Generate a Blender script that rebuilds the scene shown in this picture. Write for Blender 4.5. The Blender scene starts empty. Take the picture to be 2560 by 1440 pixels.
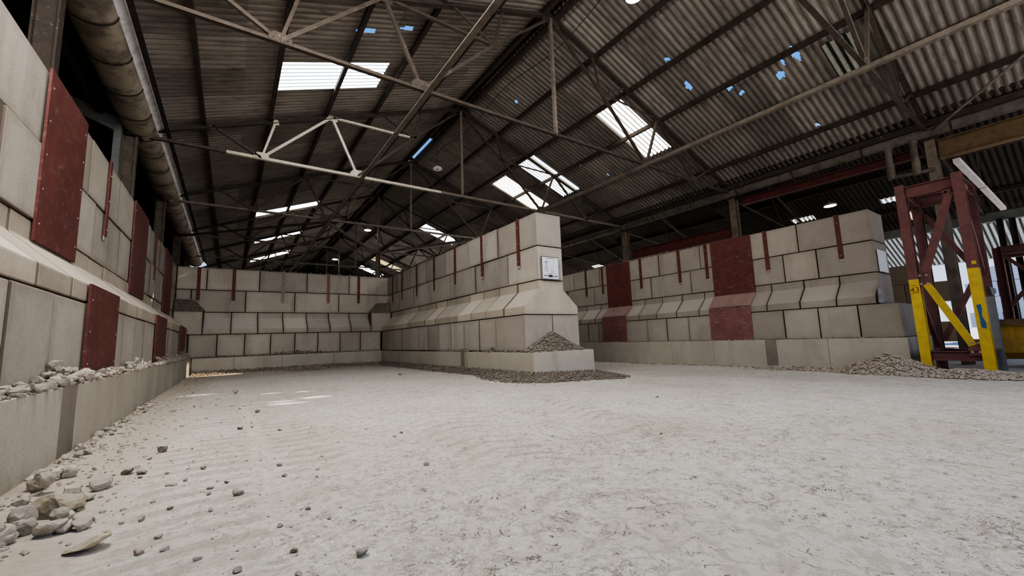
import bpy, bmesh, math, random
import numpy as np
from mathutils import Vector, Matrix, noise as mnoise
random.seed(7)
S = bpy.context.scene
COL = S.collection
PI = math.pi

# ------------------------------------------------------------------ helpers
class MB:
    """collects faces, builds ONE mesh object"""
    def __init__(s): s.v, s.f, s.m = [], [], []
    def add(s, vs, fs, mi=0):
        b = len(s.v); s.v += [tuple(v) for v in vs]
        for f in fs: s.f.append(tuple(b + i for i in f)); s.m.append(mi)
    def box(s, x0, x1, y0, y1, z0, z1, mi=0):
        s.add([(x0,y0,z0),(x1,y0,z0),(x1,y1,z0),(x0,y1,z0),(x0,y0,z1),(x1,y0,z1),(x1,y1,z1),(x0,y1,z1)],
              [(0,3,2,1),(4,5,6,7),(0,1,5,4),(1,2,6,5),(2,3,7,6),(3,0,4,7)], mi)
    def frame(s, p, q, up=(0,0,1)):
        p, q = Vector(p), Vector(q); d = (q - p).normalized(); u = Vector(up)
        if abs(d.dot(u)) > .98: u = Vector((0,1,0)) if abs(d.y) < .9 else Vector((1,0,0))
        r = d.cross(u).normalized(); u = r.cross(d).normalized()
        return p, q, r, u
    def sect(s, p, q, pts, up=(0,0,1), mi=0):
        """extrude a closed 2-D section (r,u) from p to q"""
        p, q, r, u = s.frame(p, q, up); n = len(pts)
        vs = [p + r*a + u*b for a, b in pts] + [q + r*a + u*b for a, b in pts]
        fs = [(i, (i+1) % n, n+(i+1) % n, n+i) for i in range(n)]
        fs += [tuple(range(n-1, -1, -1)), tuple(range(n, 2*n))]
        s.add(vs, fs, mi)
    def bar(s, p, q, w, h, up=(0,0,1), mi=0):
        s.sect(p, q, [(-w/2,-h/2),(w/2,-h/2),(w/2,h/2),(-w/2,h/2)], up, mi)
    def angle(s, p, q, w, t=.012, up=(0,0,1), mi=0):
        s.sect(p, q, [(-w/2,-w/2),(w/2,-w/2),(w/2,-w/2+t),(-w/2+t,-w/2+t),(-w/2+t,w/2),(-w/2,w/2)], up, mi)
    def tee(s, p, q, w, t=.014, up=(0,0,1), mi=0):
        s.sect(p, q, [(-w/2,-w/2),(w/2,-w/2),(w/2,-w/2+t),(t/2,-w/2+t),(t/2,w/2),(-t/2,w/2),(-t/2,-w/2+t),(-w/2,-w/2+t)], up, mi)
    def ibeam(s, p, q, w, h, t=.02, up=(0,0,1), mi=0):
        a, b = w/2, h/2
        s.sect(p, q, [(-a,-b),(a,-b),(a,-b+t),(t/2,-b+t),(t/2,b-t),(a,b-t),(a,b),(-a,b),(-a,b-t),(-t/2,b-t),(-t/2,-b+t),(-a,-b+t)], up, mi)
    def tube(s, p, q, rad, n=12, mi=0):
        s.sect(p, q, [(rad*math.cos(2*PI*i/n), rad*math.sin(2*PI*i/n)) for i in range(n)], mi=mi)
    def poly(s, pts, d, mi=0):
        """prism of a planar polygon pts pushed along d"""
        d = Vector(d); n = len(pts); a = [Vector(p) for p in pts]
        s.add(a + [p + d for p in a], [tuple(range(n-1,-1,-1)), tuple(range(n,2*n))] + [(i,(i+1)%n,n+(i+1)%n,n+i) for i in range(n)], mi)
    def build(s, name, mats, parent=None, smooth=False, bevel=0, loc=None):
        me = bpy.data.meshes.new(name); me.from_pydata(s.v, [], s.f); me.update()
        if not isinstance(mats, (list, tuple)): mats = [mats]
        for m in mats: me.materials.append(m)
        me.polygons.foreach_set('material_index', s.m)
        bm = bmesh.new(); bm.from_mesh(me)
        bmesh.ops.recalc_face_normals(bm, faces=bm.faces)
        if bevel:
            bmesh.ops.bevel(bm, geom=list(bm.edges), offset=bevel, segments=2, affect='EDGES', profile=.5, clamp_overlap=True)
        bm.to_mesh(me); bm.free()
        if smooth: me.polygons.foreach_set('use_smooth', [True]*len(me.polygons))
        o = bpy.data.objects.new(name, me); COL.objects.link(o)
        if loc: 
            L = Vector(loc); me.transform(Matrix.Translation(-L)); o.location = L
        if parent:
            o.parent = parent; o.matrix_parent_inverse = Matrix.Translation(-parent.location)
        return o

def tag(o, label, cat, group=None, kind=None):
    if label: o['label'] = label
    if cat: o['category'] = cat
    if group: o['group'] = group
    if kind: o['kind'] = kind
    return o
def thing(name, label, cat, loc=(0,0,0), group=None, kind=None):
    o = bpy.data.objects.new(name, None); COL.objects.link(o); o.location = loc
    return tag(o, label, cat, group, kind)
def struct(o): o['kind'] = 'structure'; return o
def mesh_np(name, V, F, mat, smooth=True):
    me = bpy.data.meshes.new(name)
    me.vertices.add(len(V)); me.vertices.foreach_set('co', np.asarray(V, np.float32).ravel())
    k = F.shape[1]; me.loops.add(F.size); me.loops.foreach_set('vertex_index', F.astype(np.int32).ravel())
    me.polygons.add(len(F)); me.polygons.foreach_set('loop_start', np.arange(0, F.size, k, dtype=np.int32))
    try: me.polygons.foreach_set('loop_total', np.full(len(F), k, np.int32))
    except Exception: pass
    me.materials.append(mat); me.update(calc_edges=True); me.validate()
    if smooth: me.polygons.foreach_set('use_smooth', np.ones(len(me.polygons), bool))
    o = bpy.data.objects.new(name, me); COL.objects.link(o); return o

ORD = ['zeroth','first','second','third','fourth','fifth','sixth','seventh','eighth','ninth','tenth','eleventh','twelfth','thirteenth','fourteenth','fifteenth','sixteenth','seventeenth','eighteenth','nineteenth','twentieth','twenty-first']

# ------------------------------------------------------------------ materials
def srgb(r, g, b):
    f = lambda c: (c/255/12.92) if c/255 <= .04045 else ((c/255+.055)/1.055)**2.4
    return (f(r), f(g), f(b), 1)
class NT:
    def __init__(s, name):
        s.m = bpy.data.materials.new(name); s.m.use_nodes = True; s.t = s.m.node_tree; s.t.nodes.clear()
        s.out = s.n('ShaderNodeOutputMaterial'); s.pos = s.n('ShaderNodeNewGeometry').outputs['Position']
    def n(s, ty, **kw):
        x = s.t.nodes.new(ty)
        for k, v in kw.items(): setattr(x, k, v)
        return x
    def l(s, a, b): s.t.links.new(a, b)
    def setin(s, sock, v):
        if hasattr(v, 'node'): s.l(v, sock)
        else: sock.default_value = v
    def mapv(s, scale=(1,1,1), rot=(0,0,0), loc=(0,0,0), src=None):
        m = s.n('ShaderNodeMapping'); s.l(src or s.pos, m.inputs[0]); m.inputs['Scale'].default_value = scale
        m.inputs['Rotation'].default_value = rot; m.inputs['Location'].default_value = loc; return m.outputs[0]
    def noise(s, scale, detail=3, rough=.6, vec=None, dist=0):
        x = s.n('ShaderNodeTexNoise'); s.l(vec or s.pos, x.inputs['Vector']); x.inputs['Scale'].default_value = scale
        x.inputs['Detail'].default_value = detail; x.inputs['Roughness'].default_value = rough; x.inputs['Distortion'].default_value = dist
        return x.outputs[0]
    def ramp(s, fac, a, b, ca=0., cb=1.):
        x = s.n('ShaderNodeMapRange'); x.interpolation_type = 'SMOOTHSTEP'; s.setin(x.inputs[0], fac)
        x.inputs[1].default_value = a; x.inputs[2].default_value = b; x.inputs[3].default_value = ca; x.inputs[4].default_value = cb; return x.outputs[0]
    def math(s, op, a, b=0., c=0.):
        x = s.n('ShaderNodeMath', operation=op); s.setin(x.inputs[0], a); s.setin(x.inputs[1], b)
        if op in ('MULTIPLY_ADD', 'SMOOTH_MIN'): s.setin(x.inputs[2], c)
        return x.outputs[0]
    def mix(s, fac, a, b, mode='MIX'):
        x = s.n('ShaderNodeMix', data_type='RGBA', blend_type=mode); s.setin(x.inputs[0], fac); s.setin(x.inputs[6], a); s.setin(x.inputs[7], b); return x.outputs[2]
    def sep(s, v=None):
        x = s.n('ShaderNodeSeparateXYZ'); s.l(v or s.pos, x.inputs[0]); return x.outputs
    def val(s, col, v):
        x = s.n('ShaderNodeHueSaturation'); s.setin(x.inputs['Color'], col); s.setin(x.inputs['Value'], v); return x.outputs[0]
    def bump(s, h, strength=.3, dist=.02, prev=None):
        x = s.n('ShaderNodeBump'); x.inputs['Strength'].default_value = strength; x.inputs['Distance'].default_value = dist
        s.l(h, x.inputs['Height'])
        if prev: s.l(prev, x.inputs['Normal'])
        return x.outputs[0]
    def pbr(s, col, rough=.9, metal=0., normal=None, spec=.2):
        x = s.n('ShaderNodeBsdfPrincipled'); s.setin(x.inputs['Base Color'], col); s.setin(x.inputs['Roughness'], rough); s.setin(x.inputs['Metallic'], metal)
        x.inputs['Specular IOR Level'].default_value = spec
        if normal: s.l(normal, x.inputs['Normal'])
        s.l(x.outputs[0], s.out.inputs[0]); return s.m
    def rnd(s, lo, hi):
        return s.ramp_lin(s.n('ShaderNodeObjectInfo').outputs['Random'], lo, hi)
    def ramp_lin(s, f, lo, hi):
        x = s.n('ShaderNodeMapRange'); s.setin(x.inputs[0], f); x.inputs[3].default_value = lo; x.inputs[4].default_value = hi; return x.outputs[0]

def concrete(name, c1, c2, stain, vlo=.8, vhi=1.12, bumps=.25, scratch=False, grime=0):
    t = NT(name)
    a = t.noise(1.1, 5, .65); b = t.noise(38, 2, .7); c = t.noise(.9, 4, .6, t.mapv((2.2,2.2,.5)))
    col = t.mix(t.ramp(a, .35, .68), c1, c2)
    col = t.mix(t.ramp(c, .5, .78, 0, .6), col, stain)
    col = t.mix(t.ramp(b, .3, .75, 0, .3), col, (c1[0]*.55, c1[1]*.52, c1[2]*.5, 1))
    speck = t.noise(9, 4, .8); col = t.mix(t.ramp(speck, .68, .76, 0, .5), col, stain)
    if scratch:
        q = t.noise(3.2, 4, .7, t.mapv((1.2,1.2,9), (.62,.62,0))); col = t.mix(t.ramp(q, .56, .7, 0, .45), col, (c2[0]*1.15, c2[1]*1.15, c2[2]*1.15, 1))
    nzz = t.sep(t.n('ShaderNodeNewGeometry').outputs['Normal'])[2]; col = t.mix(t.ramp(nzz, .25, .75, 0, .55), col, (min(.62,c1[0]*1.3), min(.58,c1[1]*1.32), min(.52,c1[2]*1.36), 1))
    if grime:
        ms = []
        for nm in ('lo', 'hi'):
            u = t.n('ShaderNodeUVMap', uv_map=nm); q = t.sep(u.outputs[0]); ms += [q[0], q[1]]
        d = t.math('MINIMUM', t.math('MINIMUM', ms[0], ms[1]), t.math('MINIMUM', ms[2], ms[3]))
        d = t.math('SUBTRACT', d, t.math('MULTIPLY', t.noise(2.6, 5, .7), .13))
        col = t.mix(t.ramp(d, -.06, .06, grime*.5, 0), col, stain)
        d0 = t.math('MINIMUM', t.math('MINIMUM', ms[0], ms[1]), t.math('MINIMUM', ms[2], ms[3]))
        col = t.mix(t.ramp(d0, .006, .024, .75, 0), col, (stain[0]*.38, stain[1]*.34, stain[2]*.3, 1))
    col = t.val(col, t.rnd(vlo, vhi))
    n = t.bump(b, bumps*.8, .008)
    return t.pbr(col, .93, normal=n, spec=.15)

def steel(name, c1, c2, dust=None, dustf=.5, rough=.75, scale=5, vlo=.9, vhi=1.08):
    t = NT(name)
    col = t.mix(t.ramp(t.noise(scale, 5, .7), .4, .65), c1, c2)
    if dust:
        nz = t.sep(t.n('ShaderNodeNewGeometry').outputs['Normal'])[2]
        col = t.mix(t.math('MULTIPLY', t.ramp(nz, -.2, .9, .12, 1), dustf), col, dust)
        col = t.mix(t.ramp(t.noise(14, 4, .75), .58, .75, 0, .5), col, dust)
    col = t.val(col, t.rnd(vlo, vhi))
    return t.pbr(col, rough, normal=t.bump(t.noise(22, 3, .6), .15, .01), spec=.25)

DUST = srgb(168,156,138)
M = {}
M['block'] = concrete('block_concrete', (.41,.37,.32,1), (.345,.306,.262,1), (.2,.165,.135,1), grime=.8)
M['block_far'] = concrete('block_concrete_right', (.365,.322,.277,1), (.305,.267,.228,1), (.22,.18,.14,1), grime=.6)
M['block_pillar'] = concrete('block_concrete_centre', (.40,.358,.31,1), (.34,.302,.26,1), (.18,.15,.122,1), grime=.6)
M['ledge'] = concrete('ledge_concrete', (.46,.40,.325,1), (.38,.325,.265,1), (.24,.2,.165,1), grime=.5)
M['plinth'] = concrete('plinth_concrete', (.42,.385,.325,1), (.36,.325,.272,1), (.24,.21,.172,1), .97, 1.03, .25, True)
M['patch'] = concrete('plinth_dark_infill', (.23,.2,.165,1), (.17,.15,.125,1), (.12,.105,.09,1), .97, 1.03, .5)
def red_plate(name, base, dust, amt):
    t = NT(name)
    q = t.noise(4, 5, .75, t.mapv((1.5,1.5,3), (.6,.5,0)))
    col = t.mix(t.ramp(t.noise(2.2, 5, .7), .35, .7), base, (base[0]*.72, base[1]*.7, base[2]*.75, 1))
    col = t.mix(t.ramp(q, .52, .75, 0, amt), col, dust)
    col = t.mix(t.ramp(t.noise(16, 3, .8), .66, .78, 0, min(1, amt*1.2)), col, dust)
    return t.pbr(col, .6, normal=t.bump(t.noise(20, 3, .6), .1, .01), spec=.3)
M['red'] = red_plate('red_wear_plate', (.115,.032,.027,1), (.32,.2,.175,1), .38)
M['red_dusty'] = red_plate('dusty_red_plate', (.20,.085,.078,1), (.36,.24,.21,1), .7)
M['red_slope'] = red_plate('dust_covered_red_plate', (.30,.19,.165,1), (.38,.28,.235,1), .6)
M['bolt'] = steel('bolt_steel', (.33,.29,.25,1), (.24,.2,.17,1))
M['strap'] = steel('strap_red', (.12,.035,.027,1), (.075,.027,.022,1), scale=12)
M['strap_grey'] = steel('strap_dusty', (.25,.2,.165,1), (.2,.15,.125,1), scale=12)
M['strap_brown'] = steel('strap_brown', (.2,.1,.075,1), (.15,.08,.06,1), scale=12)
M['dark'] = steel('dark_rusty_steel', (.04,.03,.024,1), (.025,.019,.016,1), DUST, .14)
M['purlin'] = steel('purlin_steel', (.042,.03,.024,1), (.022,.016,.014,1), (.14,.11,.085,1), .5, .9)
M['truss'] = steel('dusty_truss_steel', (.055,.043,.035,1), (.035,.026,.021,1), DUST, .2)
M['pale'] = steel('lit_truss_steel', (.56,.50,.40,1), (.42,.37,.29,1), srgb(215,205,182), .7)  # light falling on the third truss, put into the steel colour
M['runner'] = steel('runner_steel', (.15,.125,.103,1), (.095,.077,.062,1), DUST, .4)
M['brown'] = steel('brown_beam', (.16,.105,.05,1), (.1,.066,.035,1), (.2,.14,.08,1), .3)
M['redbeam'] = steel('red_steel', (.11,.028,.023,1), (.07,.02,.018,1), (.15,.1,.085,1), .3)
M['tower'] = steel('maroon_steel', (.12,.042,.04,1), (.085,.032,.031,1), (.25,.19,.165,1), .3)
M['yellow'] = steel('yellow_paint', (.50,.35,.025,1), (.40,.275,.025,1), (.42,.35,.22,1), .2, .55)
M['bucketyel'] = steel('bucket_yellow', (.36,.2,.012,1), (.26,.14,.012,1), (.45,.38,.28,1), .5, .6)
M['pipe'] = steel('gutter_pipe', (.15,.13,.112,1), (.085,.072,.061,1), scale=3)
M['gutter'] = steel('old_gutter', (.29,.245,.19,1), (.13,.108,.088,1), scale=2.2)
M['gap_light'] = steel('painted_gap_daylight', (.8,.8,.83,1), (.6,.6,.63,1), scale=6)
M['galv'] = steel('grey_channel', (.16,.165,.16,1), (.12,.125,.122,1), scale=2)
M['alu'] = steel('shiny_plate', (.26,.26,.28,1), (.14,.14,.15,1), rough=.22)
M['white'] = steel('white_batten', (.62,.56,.58,1), (.5,.45,.47,1), rough=.5)
M['black'] = steel('black_rubber', (.02,.02,.02,1), (.03,.03,.03,1))
M['timber'] = steel('old_post', (.17,.135,.1,1), (.11,.086,.066,1), scale=4)
M['oldsteel'] = steel('old_column_steel', (.11,.09,.07,1), (.07,.056,.044,1), DUST, .12)
M['blue'] = steel('blue_mark', (.03,.1,.2,1), (.02,.07,.16,1))
M['ink'] = steel('dark_ink', (.03,.03,.035,1), (.05,.05,.055,1))
M['grey_ink'] = steel('grey_ink', (.34,.35,.37,1), (.28,.29,.3,1))
M['redink'] = steel('red_ink', (.2,.03,.01,1), (.16,.03,.01,1))
M['sign'] = steel('white_board', (.68,.7,.74,1), (.62,.64,.68,1), rough=.5)
M['signframe'] = steel('board_edge', (.1,.095,.09,1), (.13,.125,.115,1))

def roof_mat(name, c1, c2, dark):
    t = NT(name)
    x, y, z = t.sep()
    fy = t.math('FLOOR', t.math('DIVIDE', y, 1.085)); fx = t.math('FLOOR', t.math('DIVIDE', x, 2.76))
    cv = t.n('ShaderNodeCombineXYZ'); t.l(fx, cv.inputs[0]); t.l(fy, cv.inputs[1])
    wn = t.n('ShaderNodeTexWhiteNoise', noise_dimensions='2D'); t.l(cv.outputs[0], wn.inputs['Vector'])
    col = t.mix(t.ramp(t.noise(.7, 5, .65), .35, .7), c1, c2)
    col = t.mix(t.ramp(t.noise(3, 5, .7, t.mapv((.5,3,1))), .46, .74, 0, .75), col, dark)
    col = t.val(col, t.ramp_lin(wn.outputs[0], .66, 1.2))
    # lap lines between neighbouring sheets
    ly = t.math('ABSOLUTE', t.math('SUBTRACT', t.math('FRACT', t.math('DIVIDE', y, 1.085)), .5))
    col = t.mix(t.ramp(ly, .484, .496, 0, .55), col, dark)
    # darker along the low lines of the corrugation wave
    w = t.math('SINE', t.math('MULTIPLY', y, 2*PI/.155))
    col = t.mix(t.ramp(w, -.8, .75, .72, 0), col, dark)
    return t.pbr(col, .95, normal=t.bump(t.noise(30, 3, .6), .2, .01), spec=.1)
M['roofL'] = roof_mat('asbestos_left', (.38,.34,.298,1), (.28,.248,.216,1), (.07,.058,.05,1))
M['roofR'] = roof_mat('asbestos_right', (.33,.30,.268,1), (.25,.224,.198,1), (.075,.064,.055,1))
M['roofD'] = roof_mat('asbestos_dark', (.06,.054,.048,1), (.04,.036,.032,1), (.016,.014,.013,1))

def skylight_mat(name, col, strength, clear=.12):
    t = NT(name); x, y, z = t.sep()
    w = t.math('SINE', t.math('MULTIPLY', y, 2*PI/.155))
    f = t.math('MULTIPLY', t.ramp(w, -.6, .7, 1, .07), t.ramp(t.noise(9, 5, .75), .3, .7, .7, 1.05))
    dirt = t.ramp(t.noise(2.3, 4, .7), .62, .8, 1, .6); f = t.math('MULTIPLY', f, dirt)
    em = t.n('ShaderNodeEmission'); em.inputs[0].default_value = col; t.l(t.math('MULTIPLY', f, strength), em.inputs[1])
    tr = t.n('ShaderNodeBsdfTransparent'); tr.inputs[0].default_value = (1,.84,.58,1)
    ms = t.n('ShaderNodeMixShader'); ms.inputs[0].default_value = clear; t.l(em.outputs[0], ms.inputs[1]); t.l(tr.outputs[0], ms.inputs[2])
    t.l(ms.outputs[0], t.out.inputs[0]); return t.m
SKY = 1.0
M['skyL'] = skylight_mat('rooflight_blue', (.80,.91,1,1), 14*SKY, .03)
M['skyR'] = skylight_mat('rooflight_warm', (1,.96,.85,1), 14*SKY, .012)
M['skyP'] = skylight_mat('rooflight_clear', (.92,.96,1,1), 14*SKY, .42)
M['skyY'] = skylight_mat('rooflight_yellowed', (1,.74,.40,1), 1.6*SKY, .03)
M['skyG'] = skylight_mat('rooflight_grimy', (.8,.78,.62,1), .22, .02)
M['skyB'] = skylight_mat('rooflight_bay', (.9,.95,1,1), .5, .02)
M['skyW'] = skylight_mat('rooflight_second_bay', (1,.97,.86,1), 2.6, .02)
def emis(name, col, s):
    t = NT(name); e = t.n('ShaderNodeEmission'); e.inputs[0].default_value = col; e.inputs[1].default_value = s; t.l(e.outputs[0], t.out.inputs[0]); return t.m
M['led'] = emis('led_lens', (1,.95,.86,1), 60)
M['ledoff'] = steel('led_off', (.6,.57,.53,1), (.55,.52,.48,1), rough=.4)

def stone_mat(name, c1, c2, dust=.5):
    t = NT(name)
    col = t.mix(t.ramp(t.noise(14, 5, .7), .35, .7), c1, c2)
    nz = t.sep(t.n('ShaderNodeNewGeometry').outputs['Normal'])[2]
    col = t.mix(t.ramp(nz, .2, 1, 0, dust), col, (.5,.455,.39,1))
    oi = t.n('ShaderNodeObjectInfo').outputs['Random']
    col = t.val(col, t.ramp_lin(oi, .72, 1.12))
    return t.pbr(col, .95, normal=t.bump(t.noise(60, 3, .6), .3, .01), spec=.1)
M['stone'] = stone_mat('limestone', (.40,.35,.285,1), (.27,.235,.19,1))
M['stone_y'] = stone_mat('yellow_limestone', (.46,.39,.27,1), (.34,.28,.19,1))
M['stone_b'] = stone_mat('brown_stone', (.24,.19,.15,1), (.16,.13,.105,1))
M['gravel'] = stone_mat('crushed_rock', (.22,.185,.148,1), (.13,.108,.086,1), .22)
M['gravel_tan'] = stone_mat('tan_crushed_rock', (.32,.265,.21,1), (.2,.165,.13,1), .3)

def floor_mat():
    t = NT('dusty_compacted_floor'); x, y, z = t.sep()
    big = t.noise(.35, 5, .6); mid = t.noise(2.2, 6, .7); fine = t.noise(26, 4, .75)
    flat = t.mapv((1,1,0))
    col = t.mix(t.ramp(big, .38, .64), (.555,.512,.452,1), (.475,.43,.365,1))
    col = t.mix(t.ramp(mid, .5, .72, 0, .5), col, (.36,.325,.28,1))
    col = t.mix(t.ramp(t.noise(1.1, 4, .6, t.mapv((1,1,1), loc=(7,3,0))), .56, .75, 0, .45), col, (.56,.54,.51,1))
    # dried-mud cracks
    wv = t.n('ShaderNodeVectorMath', operation='ADD'); t.l(flat, wv.inputs[0])
    dn = t.n('ShaderNodeTexNoise'); t.l(flat, dn.inputs['Vector']); dn.inputs['Scale'].default_value = 5; dn.inputs['Detail'].default_value = 4
    sc = t.n('ShaderNodeVectorMath', operation='SCALE'); t.l(dn.outputs[1], sc.inputs[0]); sc.inputs['Scale'].default_value = .34; t.l(sc.outputs[0], wv.inputs[1])
    def crack(scale, w):
        v = t.n('ShaderNodeTexVoronoi', feature='DISTANCE_TO_EDGE'); t.l(wv.outputs[0], v.inputs['Vector']); v.inputs['Scale'].default_value = scale
        return t.ramp(v.outputs['Distance'], w*.35, w, 1, 0)
    cm = t.ramp(t.noise(1.3, 6, .8, t.mapv((1,1,1), loc=(1,9,4))), .50, .60)
    cm2 = t.ramp(t.noise(2.8, 6, .85, t.mapv((1,1,1), loc=(4,2,4))), .54, .60)
    far = t.ramp(x, -.1, 1.6, .05, 1)
    ck = t.math('MULTIPLY', t.math('MULTIPLY', crack(8, .04), cm2), far)
    ck2 = t.math('MULTIPLY', t.math('MULTIPLY', crack(20, .09), t.math('MULTIPLY', cm, t.ramp(t.noise(7, 4, .8), .46, .56))), far)
    cr = t.math('MAXIMUM', ck, ck2)
    patchy = t.ramp(t.noise(.9, 5, .7, t.mapv((1,1,1), loc=(2,5,1))), .36, .58)
    fl1 = t.noise(13, 6, .78, dist=.6); fl2 = t.noise(34, 4, .75, t.mapv((1,1,1), loc=(3,3,3)), .4)
    col = t.mix(t.ramp(fl1, .50, .54, 0, .62), col, (.34,.312,.275,1))
    col = t.mix(t.math('MULTIPLY', t.ramp(fl2, .50, .56, 0, .75), patchy), col, (.62,.605,.575,1))
    # hairline breaks: contour lines of a distorted noise
    ln = t.ramp(t.math('ABSOLUTE', t.math('SUBTRACT', t.noise(5.5, 5, .62, dist=1.2), .5)), .004, .013, 1, 0)
    ln = t.math('MULTIPLY', ln, t.ramp(t.noise(8, 4, .8, t.mapv((1,1,1), loc=(9,1,2))), .5, .58))
    ln2 = t.ramp(t.math('ABSOLUTE', t.math('SUBTRACT', t.noise(15, 4, .6, t.mapv((1,1,1), loc=(5,8,2)), 1.0), .5)), .008, .024, 1, 0)
    ln2 = t.math('MULTIPLY', ln2, t.math('MULTIPLY', t.ramp(t.noise(12, 4, .8, t.mapv((1,1,1), loc=(1,1,7))), .50, .57), patchy))
    cr = t.math('MAXIMUM', t.math('MULTIPLY', cr, .7), t.math('MULTIPLY', t.math('MAXIMUM', ln, t.math('MULTIPLY', ln2, .8)), t.ramp(x, -.6, .8, .25, 1)))
    # tyre lug imprints
    wob = t.math('MULTIPLY', t.noise(4, 1), 1.2)
    def lane(x0, k, w, pitch, slant, y0, y1, duty=0.):
        u = t.math('SUBTRACT', x, t.math('MULTIPLY_ADD', y, k, x0)); au = t.math('ABSOLUTE', u)
        m = t.math('MULTIPLY', t.ramp(au, w*.38, w*.5, 1, 0), t.math('MULTIPLY', t.ramp(y, y0, y0+.6), t.ramp(y, y1-1.5, y1, 1, 0)))
        ph = t.math('MULTIPLY', t.math('ADD', y, t.math('MULTIPLY', au, slant)), 2*PI/pitch)
        ph = t.math('ADD', ph, wob)
        s_ = t.ramp(t.math('SINE', ph), duty-.05, duty+.45)
        return t.math('MULTIPLY', m, s_)
    l1 = lane(-.12, 0, .62, .2, .2, 1.4, 9.5); l2 = lane(.62, -.03, .45, .2, -.2, 2.6, 8.5)
    l3 = lane(1.35, .12, .75, .22, .5, .9, 5, .3); l4 = lane(2.1, .35, .5, .2, .5, 1.6, 5, .3)
    lugb = t.math('MAXIMUM', t.math('MAXIMUM', l1, l2), t.math('MAXIMUM', l3, l4)); lug = t.math('MULTIPLY', lugb, t.ramp(t.noise(1.7, 3, .7), .36, .52))
    col = t.mix(t.math('MULTIPLY', lug, .5), col, (.32,.28,.235,1))
    grit = t.ramp(fine, .62, .74, 0, .5); col = t.mix(grit, col, (.36,.33,.29,1))
    edge = t.math('MAXIMUM', t.ramp(x, -.15, -.75, 0, .75), t.ramp(y, 11.5, 14.5, 0, .25)); col = t.mix(edge, col, (.39,.33,.265,1))
    col = t.mix(t.math('MULTIPLY', cr, 1.0), col, (.12,.1,.08,1))
    h = t.math('SUBTRACT', t.math('MULTIPLY', fl1, .34), t.math('MULTIPLY', lugb, .2))
    nrm = t.bump(h, .55, .05)
    return t.pbr(col, .95, normal=nrm, spec=.12)
M['floor'] = floor_mat()
M['mound'] = concrete('rubble_dust', (.36,.31,.25,1), (.27,.23,.185,1), (.2,.17,.14,1), 1, 1, .8)
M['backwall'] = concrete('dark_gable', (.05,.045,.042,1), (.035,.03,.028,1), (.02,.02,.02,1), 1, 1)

# ------------------------------------------------------------------ camera
F_PX, YAW, PIT, ROL, ZC = 1012.845, .60644, .12492, -.03588, .8686
def camera():
    c, s = math.cos, math.sin
    fw = Vector((s(YAW)*c(PIT), c(YAW)*c(PIT), s(PIT))); rt = Vector((c(YAW), -s(YAW), 0)); up = rt.cross(fw)
    r2 = rt*c(ROL) + up*s(ROL); u2 = up*c(ROL) - rt*s(ROL)
    cd = bpy.data.cameras.new('camera'); o = bpy.data.objects.new('camera', cd); COL.objects.link(o)
    m = Matrix((r2, u2, -fw)).transposed().to_4x4(); m.translation = Vector((0,0,ZC)); o.matrix_world = m
    cd.sensor_fit = 'HORIZONTAL'; cd.sensor_width = 36; cd.lens = F_PX/2560*36; cd.clip_end = 500; cd.clip_start = .02
    S.camera = o
camera()

# ------------------------------------------------------------------ floor
def sst(a, b, v): t = min(1, max(0, (v-a)/(b-a))); return t*t*(3-2*t)
def zf(x, y): return .07 - .22*sst(3, 10.5, x) + .02*(mnoise.noise(Vector((x*.5, y*.5, 3))))
def axis(a, b, c, d, fine, coarse):
    return np.unique(np.round(np.concatenate([np.arange(a, b, coarse), np.arange(b, c, fine), np.arange(c, d+.1, coarse)]), 3))
def build_floor():
    xs = axis(-40, -3, 16, 110, .16, 2.5); ys = axis(-60, -1, 20, 60, .16, 2.5)
    V = np.array([(x, y, zf(x, y)) for y in ys for x in xs]); nx = len(xs)
    i, j = np.meshgrid(np.arange(nx-1), np.arange(len(ys)-1)); a = (j*nx+i).ravel()
    struct(mesh_np('floor', V, np.stack([a, a+1, a+1+nx, a+nx], 1), M['floor']))
build_floor()

# ------------------------------------------------------------------ block walls
ZB = .588
LV = [ZB + .8*i for i in range(5)]
class Wall:
    def __init__(s, key, pos, axis, sign): s.key, s.pos, s.axis, s.sign = key, pos, axis, sign
    def p(s, u, n, z):
        q = s.pos + s.sign*n
        return (q, u, z) if s.axis == 'x' else (u, q, z)
    def prism(s, mb, prof, u0, u1, mi=0):
        n = len(prof)
        a = [s.p(u0, *q) for q in prof]; b = [s.p(u1, *q) for q in prof]
        mb.add(a + b, [tuple(range(n)), tuple(range(2*n-1, n-1, -1))] + [(i, i+n, (i+1) % n+n, (i+1) % n) for i in range(n)], mi)
WL = Wall('L', -1.655, 'x', 1); WC = Wall('C', 5.70, 'x', -1); WR = Wall('R', 12.99, 'x', -1); WB = Wall('B', 17.94, 'y', -1)
PROT = .43
def prof_flat(z0, z1, n0, n1): return [(n0, z0), (n1, z0), (n1, z1), (n0, z1)]
def prof_ledge(nb):
    z = LV[1]; return [(nb, z), (PROT, z), (PROT, z+.19), (0, z+.59), (0, z+.8), (nb, z+.8)]
def prof_ledge_two(w):
    z = LV[1]; return [(-w-PROT, z), (PROT, z), (PROT, z+.19), (0, z+.59), (0, z+.8), (-w, z+.8), (-w, z+.59), (-w-PROT, z+.19)]
G = .009
def edge_uv(o, w, a, b, z0, z1, front=False):
    me = o.data; u1 = me.uv_layers.new(name='lo'); u2 = me.uv_layers.new(name='hi'); ax = 1 if w.axis == 'x' else 0
    for p in me.polygons:
        end = abs(p.normal[ax]) > .8; free = end and p.normal[ax] < 0 and front
        for li in p.loop_indices:
            q = me.vertices[me.loops[li].vertex_index].co + o.location; s_ = q[ax]
            u1.data[li].uv = (.5 if free else 0 if end else s_-a, q.z-z0); u2.data[li].uv = (.5 if free or end else b-s_, z1-q.z)
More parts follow.
